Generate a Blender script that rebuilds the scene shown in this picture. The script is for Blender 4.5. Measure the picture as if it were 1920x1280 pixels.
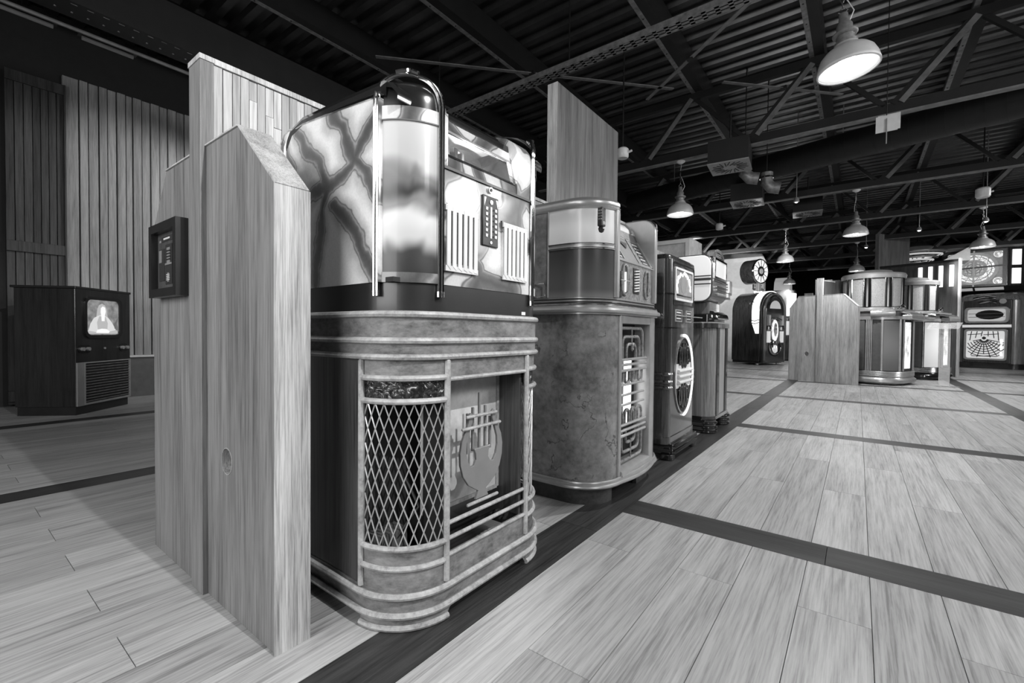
import bpy, bmesh, math, random
from mathutils import Vector, Matrix
random.seed(7)
PI = math.pi
R = math.radians
C = bpy.context.scene.collection
for o in list(bpy.data.objects): bpy.data.objects.remove(o)
sc = bpy.context.scene

# ------------------------------------------------------------------ camera
def make_camera():
    yaw, pit, rol = R(37.3871), R(1.13371), R(.513461)
    cy, sy, cp, sp, cr, sr = math.cos(yaw), math.sin(yaw), math.cos(pit), math.sin(pit), math.cos(rol), math.sin(rol)
    F = Vector((-sy*cp, cy*cp, -sp)); Rt = Vector((cy, sy, 0)); U = Rt.cross(F)
    Rt, U = cr*Rt + sr*U, -sr*Rt + cr*U
    m = Matrix((Rt, U, -F)).transposed().to_4x4(); m.translation = Vector((0, 0, .75))
    cam = bpy.data.cameras.new('camera'); o = bpy.data.objects.new('camera', cam); C.objects.link(o)
    o.matrix_world = m
    cam.sensor_width = 36; cam.lens = 848.4173/1920*36; cam.clip_start = .02; cam.clip_end = 200
    sc.camera = o
make_camera()
# ------------------------------------------------------------------ world, exposure, lights
w = bpy.data.worlds.new('world'); sc.world = w; w.use_nodes = True
w.node_tree.nodes['Background'].inputs[0].default_value = (1, 1, 1, 1)
w.node_tree.nodes['Background'].inputs[1].default_value = .07
sc.view_settings.view_transform = 'Standard'; sc.view_settings.look = 'None'
sc.view_settings.gamma = 1; sc.view_settings.use_curve_mapping = False
sc.view_settings.exposure = 0.18
def spot(loc, tgt, power, size=70, blend=.5, rad=.05, name='spot_light'):
    l = bpy.data.lights.new(name, 'SPOT'); l.energy = power; l.spot_size = R(size); l.spot_blend = blend; l.shadow_soft_size = rad
    o = bpy.data.objects.new(name, l); C.objects.link(o); o.location = loc
    o.rotation_euler = (Vector(tgt)-Vector(loc)).to_track_quat('-Z', 'Y').to_euler(); return o
def area(loc, tgt, power, sx, sy, name='area_light'):
    l = bpy.data.lights.new(name, 'AREA'); l.shape = 'RECTANGLE'; l.size = sx; l.size_y = sy; l.energy = power
    o = bpy.data.objects.new(name, l); C.objects.link(o); o.location = loc
    o.rotation_euler = (Vector(tgt)-Vector(loc)).to_track_quat('-Z', 'Y').to_euler(); return o
# unseen lights added to brighten the hall; first spot set by a floor shadow
area((-.9, -2.0, 1.7), (-1.1, .9, 1.0), 84, 2.4, 1.5)
spot((1.4, .60, 2.85), (-2.9, .27, .0), 300, 52, .35, .02)
area((2.6, .4, 2.5), (-1.0, 1.6, .7), 30, .6, .6)
area((2.4, 3.2, 2.6), (-1.0, 2.8, .6), 44, .6, .6)
spot((-3.3, -1.5, 2.7), (-3.4, .2, 0), 24, 100, .5, .06)
area((3.3, 5.5, 2.6), (.3, 5.2, 0), 60, 1.2, 1.2)
area((3.8, 9.5, 2.6), (1.3, 9.6, .5), 50, 1.0, 1.0)
spot((-.056, 8.19, 2.10), (-2.7, 13.4, 1.6), 260, 42, .6, .03)  # added beam from a pendant's place, brightens the arched jukebox
spot((-2.9, 9.6, 2.7), (-3.0, 14.0, 1.9), 420, 50, .6, .03)  # added spot that brightens the pale display board
spot((1.572, 10.451, 2.10), (2.5, 15.5, 1.2), 300, 50, .6, .03)  # added beam from a pendant's place, brightens the far right machines
spot((-4.5, 2.9, 2.5), (-6.4, 1.5, 1.6), 110, 75, .5, .04)
# pendant positions: (x, y, rim z); their bulbs are made with the lamps
PEND = [(-.075, 3.30, 2.30), (-1.744, 5.618, 2.2), (-.056, 8.19, 2.2), (-1.17, 10.383, 2.2), (1.572, 10.451, 2.2), (-.053, 12.797, 2.2), (-1.574, 14.99, 2.2)]

# ------------------------------------------------------------------ materials
MATS = {}
class N:
    """tiny node helper"""
    def __init__(s, name):
        s.m = bpy.data.materials.new(name); s.m.use_nodes = True; s.t = s.m.node_tree
        s.b = s.t.nodes['Principled BSDF']
        s.out = s.t.nodes['Material Output']
    def n(s, ty, **k):
        x = s.t.nodes.new(ty)
        for a, v in k.items():
            if a.startswith('i_'): x.inputs[int(a[2:])].default_value = v
            else: setattr(x, a, v)
        return x
    def l(s, a, b): s.t.links.new(a, b)
    def coords(s, scale, attr=False, kind='Object'):
        tc = s.n('ShaderNodeTexCoord'); src = tc.outputs[kind]
        if attr:
            at = s.n('ShaderNodeAttribute', attribute_name='rnd')
            ml = s.n('ShaderNodeVectorMath', operation='MULTIPLY'); s.l(at.outputs['Vector'], ml.inputs[0]); ml.inputs[1].default_value = (37, 61, 23)
            ad = s.n('ShaderNodeVectorMath', operation='ADD'); s.l(src, ad.inputs[0]); s.l(ml.outputs[0], ad.inputs[1]); src = ad.outputs[0]
        mp = s.n('ShaderNodeMapping'); mp.inputs['Scale'].default_value = scale; s.l(src, mp.inputs[0]); return mp.outputs[0]
    def noise(s, vec, scale=1, detail=4, rough=.55, dist=0):
        x = s.n('ShaderNodeTexNoise'); x.inputs['Scale'].default_value = scale; x.inputs['Detail'].default_value = detail
        x.inputs['Roughness'].default_value = rough; x.inputs['Distortion'].default_value = dist; s.l(vec, x.inputs['Vector']); return x.outputs['Fac']
    def ramp(s, fac, stops, interp='LINEAR'):
        r = s.n('ShaderNodeValToRGB'); r.color_ramp.interpolation = interp; e = r.color_ramp.elements
        while len(e) < len(stops): e.new(.5)
        for i, (p, v) in enumerate(stops): e[i].position = p; e[i].color = (v, v, v, 1)
        s.l(fac, r.inputs[0]); return r.outputs[0]
    def math(s, op, a, b=None, c=None, clamp=False):
        x = s.n('ShaderNodeMath', operation=op); x.use_clamp = clamp
        for i, v in enumerate((a, b, c)):
            if v is None: continue
            if isinstance(v, (int, float)): x.inputs[i].default_value = v
            else: s.l(v, x.inputs[i])
        return x.outputs[0]
    def mul(s, a, b): return s.math('MULTIPLY', a, b)
    def bump(s, h, st=.2, dist=.002):
        b = s.n('ShaderNodeBump'); b.inputs['Strength'].default_value = st; b.inputs['Distance'].default_value = dist
        s.l(h, b.inputs['Height']); s.l(b.outputs[0], s.b.inputs['Normal'])
    def color(s, c):
        cb = s.n('ShaderNodeCombineColor')
        for i in range(3): s.l(c, cb.inputs[i])
        s.l(cb.outputs[0], s.b.inputs['Base Color'])
    def fin(s, rough=.5, metal=0, spec=.5, coat=0):
        s.b.inputs['Roughness'].default_value = rough; s.b.inputs['Metallic'].default_value = metal
        s.b.inputs['Specular IOR Level'].default_value = spec; s.b.inputs['Coat Weight'].default_value = coat; s.b.inputs['Coat Roughness'].default_value = .08
        return s.m
def reg(k, m): MATS[k] = m; return m
def plain(k, v, rough=.5, metal=0, coat=0, var=.25, vs=14, spec=.5):
    s = N(k); f = s.noise(s.coords((1, 1, 1)), vs, 5, .6)
    s.color(s.ramp(f, [(.25, v*(1-var)), (.75, v*(1+var))])); return reg(k, s.fin(rough, metal, spec, coat))
def emis(k, v, base=.8, var=None):
    s = N(k); s.b.inputs['Base Color'].default_value = (base,)*3+(1,)
    s.b.inputs['Emission Color'].default_value = (1, 1, 1, 1); s.b.inputs['Emission Strength'].default_value = v
    if var:
        f = s.ramp(s.noise(s.coords((1, 1, 1)), var, 3, .5), [(.35, .25), (.65, 1)]); s.l(f, s.b.inputs['Emission Color'])
    return reg(k, s.fin(.35))
def wood(k, lo, hi, axis='z', rough=.45, coat=0, attr=False, ring=38, fine=1.0, rs=1.0, tone=.12, contrast=1.0, bump=.15):
    s = N(k); sc_ = {'x': (.09, 1, 1), 'y': (1, .09, 1), 'z': (1, 1, .09)}[axis]
    v = s.coords(tuple(a*5*rs for a in sc_), attr)
    n1 = s.noise(v, 1.0, 3, .5, .25)
    rg = s.math('SINE', s.mul(n1, ring)); rg = s.math('MULTIPLY_ADD', rg, .5, .5)
    rg = s.math('POWER', rg, .6)
    sf = {'x': (.03, 1, 1), 'y': (1, .03, 1), 'z': (1, 1, .03)}[axis]
    f1 = s.noise(s.coords(tuple(a*150*fine for a in sf), attr), 1, 4, .7)
    f2 = s.noise(s.coords(tuple(a*22*fine for a in sf), attr), 1, 4, .6, .3)
    f = s.mul(s.ramp(f1, [(.36, 0), (.60, 1)]), .46)
    f = s.math('MULTIPLY_ADD', rg, .22, f); f = s.math('MULTIPLY_ADD', s.ramp(f2, [(.3, 0), (.7, 1)]), .36, f)
    col = s.ramp(f, [(.12, lo), (.5, (lo+hi)/2*contrast), (.9, hi)])
    if attr:
        at = s.n('ShaderNodeAttribute', attribute_name='rnd'); sep = s.n('ShaderNodeSeparateXYZ'); s.l(at.outputs['Vector'], sep.inputs[0])
        col = s.mul(col, s.math('MULTIPLY_ADD', sep.outputs[2], tone*2, 1-tone))
    else:
        t = s.noise(s.coords((1.3, 1.3, .5)), 2.2, 2, .5); col = s.mul(col, s.ramp(t, [(.3, 1-tone), (.7, 1+tone)]))
    s.color(col); s.bump(f1, bump, .001); return reg(k, s.fin(rough, 0, .5, coat))
wood('floor_wood', .17, .43, 'y', .42, attr=True, bump=.1, contrast=1.06, tone=.1)
wood('strip_wood_y', .010, .05, 'y', .42, attr=True, tone=.2)
wood('strip_wood_x', .010, .05, 'x', .42, attr=True, tone=.2)
wood('oak_shaded', .075, .235, 'z', .5, tone=.08, ring=30)  # oak darkened in its colour for panel faces in shade
wood('oak_lit', .18, .58, 'z', .5, fine=1.6, tone=.05)  # same oak, paler: light on edges and tops put into the colour
wood('clad_wood', .22, .50, 'z', .55, attr=True, tone=.34, rs=3)
wood('wall_board', .16, .38, 'z', .6, attr=True, tone=.16)
wood('stain_board', .012, .075, 'z', .6, attr=True, tone=.25)
wood('walnut', .004, .024, 'z', .3, coat=.6)
wood('walnut_gloss', .006, .05, 'z', .22, coat=1.0, ring=60)
wood('mahogany', .05, .2, 'z', .25, coat=.9, ring=20)
wood('side_veneer', .028, .10, 'z', .38, coat=.25)
wood('drum_wood', .12, .34, 'z', .4)
def mottled(k, lo, hi, sc1=9, rough=.4, coat=0, crack=True, stretch=(1, 1, 1), bump=.1):
    s = N(k); v = s.coords(stretch); a = s.noise(v, sc1, 6, .65, .4); b = s.noise(v, sc1*6, 6, .7)
    f = s.math('MULTIPLY_ADD', b, .4, s.mul(a, .6)); col = s.ramp(f, [(.36, lo), (.5, (lo+hi)*.5), (.66, hi)])
    if crack:
        vo = s.n('ShaderNodeTexVoronoi'); vo.feature = 'DISTANCE_TO_EDGE'; vo.inputs['Scale'].default_value = 3.2
        ad = s.n('ShaderNodeVectorMath', operation='ADD'); s.l(v, ad.inputs[0])
        nn = s.n('ShaderNodeTexNoise'); nn.inputs['Scale'].default_value = 9; nn.inputs['Detail'].default_value = 5; s.l(v, nn.inputs['Vector'])
        m3 = s.n('ShaderNodeVectorMath', operation='SCALE'); s.l(nn.outputs['Color'], m3.inputs[0]); m3.inputs['Scale'].default_value = .4; s.l(m3.outputs[0], ad.inputs[1])
        s.l(ad.outputs[0], vo.inputs['Vector'])
        lim = s.ramp(a, [(.50, 1), (.60, .3)])
        cr = s.ramp(vo.outputs['Distance'], [(0, 0), (.006, 0), (.014, 1)])
        col = s.mul(col, s.math('MAXIMUM', cr, lim))
    s.color(col); s.bump(b, bump, .002); return reg(k, s.fin(rough, 0, .5, coat))
mottled('burl', .07, .30, 6, .42, .3)
mottled('worn_wood', .045, .26, 7, .5, 0, False, (1, 1, 2), .3)
mottled('worn_bead', .16, .46, 16, .42, 0, False, (1, 1, 1), .3)
mottled('plinth_mottle', .02, .085, 10, .5, 0, False)
mottled('stipple_metal', .05, .4, 60, .4, 0, False, (1, 1, 1), .5)
mottled('pale_board', .34, .62, 5, .6, 0, False, (1, 1, 1), .1)
mottled('sparkle_cloth', .18, .42, 90, .6, 0, False, (1, 1, 1), .4)
def smoky(k):
    # airbrushed finish: pale lacquer crossed by smoky dark veins with a fine crackle line
    s = N(k); v = s.coords((1, 1, 1))
    nn = s.n('ShaderNodeTexNoise'); nn.inputs['Scale'].default_value = 3.6; nn.inputs['Detail'].default_value = 3; s.l(v, nn.inputs['Vector'])
    m3 = s.n('ShaderNodeVectorMath', operation='SCALE'); s.l(nn.outputs['Color'], m3.inputs[0]); m3.inputs['Scale'].default_value = .20
    ad = s.n('ShaderNodeVectorMath', operation='ADD'); s.l(v, ad.inputs[0]); s.l(m3.outputs[0], ad.inputs[1])
    def vor(off):
        a2 = s.n('ShaderNodeVectorMath', operation='ADD'); s.l(ad.outputs[0], a2.inputs[0]); a2.inputs[1].default_value = off
        vo = s.n('ShaderNodeTexVoronoi'); vo.feature = 'DISTANCE_TO_EDGE'; vo.inputs['Scale'].default_value = 4.6; vo.inputs['Randomness'].default_value = .9
        s.l(a2.outputs[0], vo.inputs['Vector']); return vo.outputs['Distance']
    d1 = vor((.31, .17, .05)); wd = s.noise(v, 5, 2, .5)
    d1w = s.math('DIVIDE', d1, s.math('MULTIPLY_ADD', wd, 1.5, .25))
    soft = s.ramp(d1w, [(0, .10), (.07, .16), (.16, .75), (.3, 1)], 'EASE')
    line = s.ramp(s.math('ABSOLUTE', s.math('SUBTRACT', d1w, .125)), [(0, .25), (.006, .45), (.014, 1)])
    fine = s.noise(v, 160, 3, .6); base = s.ramp(fine, [(.3, .62), (.7, .72)])
    s.color(s.mul(s.mul(base, soft), line)); return reg(k, s.fin(.3, 0, .5, .5))
smoky('smoky_lacquer')
SEGS = [[(-0.008, 0.54), (0.051, 0.477), (0.087, 0.406), (0.146, 0.346), (0.205, 0.273)] , [(0.204, 0.495), (0.156, 0.449), (0.106, 0.408), (0.063, 0.362), (-0.008, 0.348), (-0.067, 0.349), (-0.133, 0.331)] , [(-0.197, 0.534), (-0.139, 0.465), (-0.073, 0.413), (-0.034, 0.353)] , [(-0.029, 0.345), (-0.051, 0.275), (-0.073, 0.204), (-0.09, 0.085)] , [(0.003, 0.289), (0.064, 0.244), (0.117, 0.182), (0.158, 0.123), (0.193, 0.061)] , [(-0.282, 0.515), (-0.223, 0.429)] , [(0.056, 0.452), (0.092, 0.404)] , ]
def smoky_side(k):
    # same airbrushed finish on the side panel: smoky bands meeting in a crossing, each with a fine crackle edge
    s = N(k); v = s.coords((1, 1, 1)); nn = s.n('ShaderNodeTexNoise'); nn.inputs['Scale'].default_value = 13; nn.inputs['Detail'].default_value = 4; s.l(v, nn.inputs['Vector'])
    sc2 = s.n('ShaderNodeVectorMath', operation='MULTIPLY_ADD'); s.l(nn.outputs['Color'], sc2.inputs[0]); sc2.inputs[1].default_value = (.05, .0, .05); sc2.inputs[2].default_value = (-.025, 0, -.025)
    ad = s.n('ShaderNodeVectorMath', operation='ADD'); s.l(v, ad.inputs[0]); s.l(sc2.outputs[0], ad.inputs[1])
    fl_ = s.n('ShaderNodeVectorMath', operation='MULTIPLY'); s.l(ad.outputs[0], fl_.inputs[0]); fl_.inputs[1].default_value = (1, 0, 1); p = fl_.outputs[0]
    best = None
    for poly in SEGS:
        for (ax, az), (bx_, bz) in zip(poly, poly[1:]):
            pa = s.n('ShaderNodeVectorMath', operation='SUBTRACT'); s.l(p, pa.inputs[0]); pa.inputs[1].default_value = (ax, 0, az)
            dt = s.n('ShaderNodeVectorMath', operation='DOT_PRODUCT'); s.l(pa.outputs[0], dt.inputs[0]); ba = (bx_-ax, 0, bz-az); dt.inputs[1].default_value = ba
            hh = s.math('MULTIPLY', dt.outputs['Value'], 1/(ba[0]**2+ba[2]**2), clamp=True)
            sc3 = s.n('ShaderNodeVectorMath', operation='SCALE'); sc3.inputs[0].default_value = ba; s.l(hh, sc3.inputs['Scale'])
            df = s.n('ShaderNodeVectorMath', operation='DISTANCE'); s.l(pa.outputs[0], df.inputs[0]); s.l(sc3.outputs[0], df.inputs[1])
            best = df.outputs['Value'] if best is None else s.math('SMOOTH_MIN', best, df.outputs['Value'], .012)
    wv = s.noise(v, 8, 2, .5); d = s.math('DIVIDE', best, s.math('MULTIPLY_ADD', wv, 1.3, .4))
    soft = s.ramp(d, [(0, .10), (.009, .13), (.022, .6), (.055, 1)], 'EASE')
    line = s.ramp(s.math('ABSOLUTE', s.math('SUBTRACT', d, .020)), [(0, .3), (.0012, .45), (.0035, 1)])
    base = s.ramp(s.noise(v, 160, 3, .6), [(.3, .70), (.7, .80)])
    s.color(s.mul(s.mul(base, soft), line)); return reg(k, s.fin(.32, 0, .5, .4))
smoky_side('smoky_side')
plain('black_gloss', .012, .16, 0, .8, .2)
plain('black_satin', .016, .35, 0, .2)
plain('black_matte', .012, .7)
plain('deck_steel', .08, .30, .8, 0, .35, 3)
plain('truss_steel', .010, .5, .3, 0, .3, 6)
plain('galvanised', .22, .45, .6, 0, .5, 20)
plain('flange_steel', .15, .5, .3, 0, .4, 10)
plain('chrome', .75, .07, 1, 0, .04)
plain('worn_chrome', .5, .18, 1, 0, .4, 30)
plain('silver_paint', .42, .32, .5, .3, .15)
plain('grey_paint', .22, .4, 0, .3, .15)
plain('mid_grey_paint', .10, .5, 0, .1, .2)
plain('white_paint', .72, .5, 0, 0, .06)
plain('pale_paint', .6, .45, 0, .2, .1)
plain('lamp_shade', .5, .38, .2, .2, .15, 8)
plain('lamp_inside', .6, .4, 0, 0, .03)
plain('lyre_grey', .17, .45, 0, .1, .12)
plain('dark_metal', .05, .4, .6, 0, .3, 30)
plain('ledge_white', .6, .5, 0, 0, .1)
emis('bulb', 9); emis('lit_panel', 1.0); emis('lit_white', 1.9); emis('lit_soft', .36, .5); emis('lit_spots', 1.3, .5, 26); emis('lit_led', 1.8, .6, 9)
emis('lit_dim', .22, .4); emis('lit_milk', .35, .5); emis('lit_pane', .8, .6, 30)
def glass(k, tr=.92, rough=.05, v=.9):
    s = N(k); s.b.inputs['Base Color'].default_value = (v,)*3+(1,); s.b.inputs['Transmission Weight'].default_value = 0
    s.b.inputs['Alpha'].default_value = 1-tr; s.m.blend_method = 'BLEND' if hasattr(s.m, 'blend_method') else None
    return reg(k, s.fin(rough))
glass('glass', .96); glass('acrylic', .72)
def plastic(k, stops, ax=2, z0=0, z1=1, em=0, swirl=False, rough=.25):
    # plastic with a tone ramp along the panel, optionally emissive
    s = N(k); tc = s.n('ShaderNodeTexCoord'); sep = s.n('ShaderNodeSeparateXYZ'); s.l(tc.outputs['Object'], sep.inputs[0])
    mr = s.n('ShaderNodeMapRange'); mr.inputs[1].default_value = z0; mr.inputs[2].default_value = z1
    zz = sep.outputs[ax]
    if swirl:
        n1 = s.noise(s.coords((1, 1, .5)), 9, 2, .5, .6); zz = s.math('ADD', zz, s.math('MULTIPLY_ADD', n1, .16, -.08))
    s.l(zz, mr.inputs[0]); c = s.ramp(mr.outputs[0], stops, 'EASE'); s.color(c)
    if em:
        cb = s.n('ShaderNodeCombineColor')
        for i in range(3): s.l(c, cb.inputs[i])
        s.l(cb.outputs[0], s.b.inputs['Emission Color']); s.b.inputs['Emission Strength'].default_value = em
    return reg(k, s.fin(rough, 0, .4, .15))
plastic('pilaster_plastic', [(0, .015), (.13, .03), (.25, .42), (.36, .5), (.45, .16), (.54, .03), (.62, .12), (.74, .36), (1, .40)], 2, .093, .473, .14, True, .4)
plastic('pale_plastic', [(0, .55), (.5, .66), (1, .48)], 2, 1.13, 1.28, .22)
plastic('smoke_plastic', [(0, .2), (.2, .10), (1, .05)], 2, .9, 1.12, 0)
plastic('grey_plastic', [(0, .12), (.5, .2), (1, .12)], 2, .2, 1.0, .1)
plastic('milk_plastic', [(0, .5), (.5, .62), (1, .5)], 2, .2, 1.0, .55)
def tex_glass(k):
    s = N(k); f = s.noise(s.coords((1, 1, 1)), 70, 3, .5, 1.2); s.color(s.ramp(f, [(.45, .01), (.62, .05), (.7, .5)])); s.bump(f, .6, .004); return reg(k, s.fin(.12, 0, .8))
tex_glass('rippled_glass')
def M(k): return MATS[k]

# ------------------------------------------------------------------ mesh builder
class MB:
    def __init__(s): s.v = []; s.f = []; s.rn = None
    def add(s, vs, fs):
        b = len(s.v); s.v += [tuple(p) for p in vs]; s.f += [tuple(b+i for i in f) for f in fs]; return s
    def box(s, x0, x1, y0, y1, z0, z1):
        return s.add([(x0, y0, z0), (x1, y0, z0), (x1, y1, z0), (x0, y1, z0), (x0, y0, z1), (x1, y0, z1), (x1, y1, z1), (x0, y1, z1)],
                     [(0, 3, 2, 1), (4, 5, 6, 7), (0, 1, 5, 4), (1, 2, 6, 5), (2, 3, 7, 6), (3, 0, 4, 7)])
    def prism(s, poly, a, b, ax='z'):
        """poly: 2D points; ax z -> (x,y), ax x -> (y,z), ax y -> (x,z)"""
        def P(p, t): return {'z': (p[0], p[1], t), 'x': (t, p[0], p[1]), 'y': (p[0], t, p[1])}[ax]
        n = len(poly)
        return s.add([P(p, a) for p in poly]+[P(p, b) for p in poly],
                     [tuple(range(n))[::-1], tuple(range(n, 2*n))]+[(i, (i+1) % n, n+(i+1) % n, n+i) for i in range(n)])
    def ring(s, outer, inner, a, b, ax='z'):
        """closed frame between two loops with equal point counts"""
        def P(p, t): return {'z': (p[0], p[1], t), 'x': (t, p[0], p[1]), 'y': (p[0], t, p[1])}[ax]
        n = len(outer); vs = [P(p, a) for p in outer]+[P(p, b) for p in outer]+[P(p, a) for p in inner]+[P(p, b) for p in inner]; fs = []
        for i in range(n):
            j = (i+1) % n
            fs += [(i, j, n+j, n+i), (2*n+i, 3*n+i, 3*n+j, 2*n+j), (n+i, n+j, 3*n+j, 3*n+i), (i, 2*n+i, 2*n+j, j)]
        return s.add(vs, fs)
    def shell(s, path, t, z0, z1):
        """vertical curved sheet along an open xy path, thickness t to the right of travel"""
        return s.prism(list(path)+offset(path, t)[::-1], z0, z1)
    def tube(s, path, r, n=8, closed=False, cap=True, sq=1.0):
        P = [Vector(p) for p in path]; m = len(P); vs = []; fs = []
        up = None
        for i in range(m):
            if closed: d = P[(i+1) % m]-P[i-1]
            else: d = P[min(i+1, m-1)]-P[max(i-1, 0)]
            d.normalize()
            if up is None:
                up = Vector((0, 0, 1)) if abs(d.z) < .9 else Vector((1, 0, 0))
            a = d.cross(up)
            if a.length < 1e-5: a = d.cross(Vector((1, 0, 0)))
            a.normalize(); b = a.cross(d).normalized(); up = b
            rr = r[i] if isinstance(r, (list, tuple)) else r
            for k in range(n):
                t = 2*PI*k/n; vs.append(P[i]+a*math.cos(t)*rr+b*math.sin(t)*rr*sq)
        for i in range(m if closed else m-1):
            for k in range(n):
                j = (i+1) % m; fs.append((i*n+k, i*n+(k+1) % n, j*n+(k+1) % n, j*n+k))
        if cap and not closed: fs += [tuple(range(n))[::-1], tuple(range((m-1)*n, m*n))]
        return s.add(vs, fs)
    def lathe(s, prof, c=(0, 0, 0), n=24, a0=0, a1=2*PI):
        full = abs(a1-a0-2*PI) < 1e-6; m = n if full else n+1; vs = []; fs = []
        for r, z in prof:
            for k in range(m):
                t = a0+(a1-a0)*k/n; vs.append((c[0]+r*math.cos(t), c[1]+r*math.sin(t), c[2]+z))
        for i in range(len(prof)-1):
            for k in range(n):
                k2 = (k+1) % m; fs.append((i*m+k, i*m+k2, (i+1)*m+k2, (i+1)*m+k))
        return s.add(vs, fs)
    def disc(s, c, r, th, ax, n=20):
        pts = [(r*math.cos(2*PI*i/n), r*math.sin(2*PI*i/n)) for i in range(n)]
        o = {'x': (c[1], c[2], c[0]), 'y': (c[0], c[2], c[1]), 'z': (c[0], c[1], c[2])}[ax]
        return s.prism([(p[0]+o[0], p[1]+o[1]) for p in pts], o[2]-th/2, o[2]+th/2, ax)
    def bar(s, a, b, w, h):
        """rectangular bar from a to b, w sideways, h vertical-ish"""
        a, b = Vector(a), Vector(b); d = (b-a).normalized(); u = Vector((0, 0, 1)) if abs(d.z) < .95 else Vector((0, 1, 0))
        x = d.cross(u).normalized()*w/2; y = x.cross(d).normalized()*h/2
        vs = [p+i*x+j*y for p in (a, b) for i, j in ((-1, -1), (1, -1), (1, 1), (-1, 1))]
        return s.add(vs, [(0, 3, 2, 1), (4, 5, 6, 7), (0, 1, 5, 4), (1, 2, 6, 5), (2, 3, 7, 6), (3, 0, 4, 7)])
    def build(s, name, mat, parent=None, smooth=True, bevel=0, seg=2, rnd=None):
        off = Vector(OFF.get(parent.name, (0, 0, 0))) if parent else Vector((0, 0, 0))
        me = bpy.data.meshes.new(name); me.from_pydata([Vector(p)-off for p in s.v], [], s.f)
        bm = bmesh.new(); bm.from_mesh(me); bmesh.ops.recalc_face_normals(bm, faces=bm.faces); bm.to_mesh(me); bm.free()
        o = bpy.data.objects.new(name, me); C.objects.link(o)
        me.materials.append(M(mat) if isinstance(mat, str) else mat)
        if smooth: me.shade_smooth(); me.set_sharp_from_angle(angle=R(34))
        if bevel:
            b = o.modifiers.new('b', 'BEVEL'); b.width = bevel; b.segments = seg; b.limit_method = 'ANGLE'; b.harden_normals = False
        if rnd is not None:
            at = me.attributes.new('rnd', 'FLOAT_VECTOR', 'POINT')
            if callable(rnd):
                for i in range(len(me.vertices)): at.data[i].vector = rnd(i)
            else:
                for i in range(len(me.vertices)): at.data[i].vector = rnd
        if parent: o.parent = parent; OFF[o.name] = tuple(off)
        return o
OFF = {}
def offset(path, t):
    out = []
    for i, p in enumerate(path):
        a = Vector(path[max(i-1, 0)]); b = Vector(path[min(i+1, len(path)-1)]); d = (b-a); d.normalize()
        out.append((p[0]-d.y*t, p[1]+d.x*t))
    return out
def arc(cx, cy, r, a0, a1, n=10): return [(cx+r*math.cos(R(a0+(a1-a0)*i/n)), cy+r*math.sin(R(a0+(a1-a0)*i/n))) for i in range(n+1)]
def plan(xb, xf, y0, y1, r, o=0, n=10):
    """plan of a cabinet facing +x with rounded front corners (open at the back)"""
    return [(xb, y0-o)]+arc(xf-r, y0+r, r+o, -90, 0, n)+arc(xf-r, y1-r, r+o, 0, 90, n)+[(xb, y1+o)]
def at(path, z): return [(p[0], p[1], z) for p in path]
def rrect(x0, x1, y0, y1, r, n=5):
    return arc(x1-r, y1-r, r, 0, 90, n)+arc(x0+r, y1-r, r, 90, 180, n)+arc(x0+r, y0+r, r, 180, 270, n)+arc(x1-r, y0+r, r, 270, 360, n)
def tag(o, label, cat=None, group=None, kind=None):
    if label: o['label'] = label
    if cat: o['category'] = cat
    if group: o['group'] = group
    if kind: o['kind'] = kind
    return o
def thing(name, label, cat, loc, rz=0, group=None, local=False):
    o = bpy.data.objects.new(name, None); C.objects.link(o); o.location = loc; o.rotation_euler = (0, 0, rz); o.empty_display_size = .1
    OFF[o.name] = (0, 0, 0) if local else tuple(loc); return tag(o, label, cat, group)
def dup(o, parent=None):
    c = o.copy(); C.objects.link(c)
    if parent: c.parent = parent
    for ch in list(o.children): dup(ch, c)
    return c
def struct(o): o['kind'] = 'structure'; return o
def B(*a): return MB().box(*a)
# ================================================================== SETTING
W0 = .163; X0 = -.772
def in_view(x, y):
    d = -.6071*x+.7944*y; l = .7944*x+.6071*y
    return d > .25 and abs(l/d) < 1.2
floor = struct(B(-8, 10, -1.6, 25, -.05, -.006).build('floor', 'black_matte', smooth=False))
near = []; far = {'floor_wood': [], 'strip_wood_y': [], 'strip_wood_x': []}
def add_plank(x0, x1, y0, y1, m):
    cx, cy = (x0+x1)/2, (y0+y1)/2
    pts = [(cx, cy), (x0, y0), (x1, y0), (x0, y1), (x1, y1)]
    vis = any(in_view(*p) for p in pts)
    d = min(math.hypot(*p) for p in pts)
    (near if vis else far[m]).append((d, x0, x1, y0, y1, m))
def plank_mesh(mb, x0, x1, y0, y1, z=0):
    g = .0011; zz = -.005
    mb.add([(x0+.0002, y0+.0002, zz), (x1-.0002, y0+.0002, zz), (x1-.0002, y1-.0002, zz), (x0+.0002, y1-.0002, zz), (x0+g, y0+g, z), (x1-g, y0+g, z), (x1-g, y1-g, z), (x0+g, y1-g, z)],
           [(4, 5, 6, 7), (0, 1, 5, 4), (1, 2, 6, 5), (2, 3, 7, 6), (3, 0, 4, 7)])
cross = [1.786+2.26*j for j in range(-2, 11)]
for k in range(-44, 63):
    x0 = X0+W0*k; x1 = x0+W0; km = k % 13
    if km == 12:
        ys = [-1.6]+[(.35 if k > -5 else .9)+1.2*m for m in range(0, 20)]+[25]
        for a, b in zip(ys, ys[1:]): add_plank(x0, x1, a, b, 'strip_wood_y')
        continue
    cr = [c for c in cross if (k >= 0 or c > 6)]
    segs = []; y = -1.6
    for c in cr:
        if c > y: segs.append((y, c)); y = c+.168
    segs.append((y, 25))
    off = .27 if k % 2 == 0 else .87
    if k < -1: off = .284 if k % 2 == 0 else .884
    for a, b in segs:
        cuts = [a]+[off+1.2*m for m in range(-3, 22) if a+.12 < off+1.2*m < b-.12]+[b]
        for p, q in zip(cuts, cuts[1:]):
            if q > p: add_plank(x0, x1, p, q, 'floor_wood')
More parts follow.
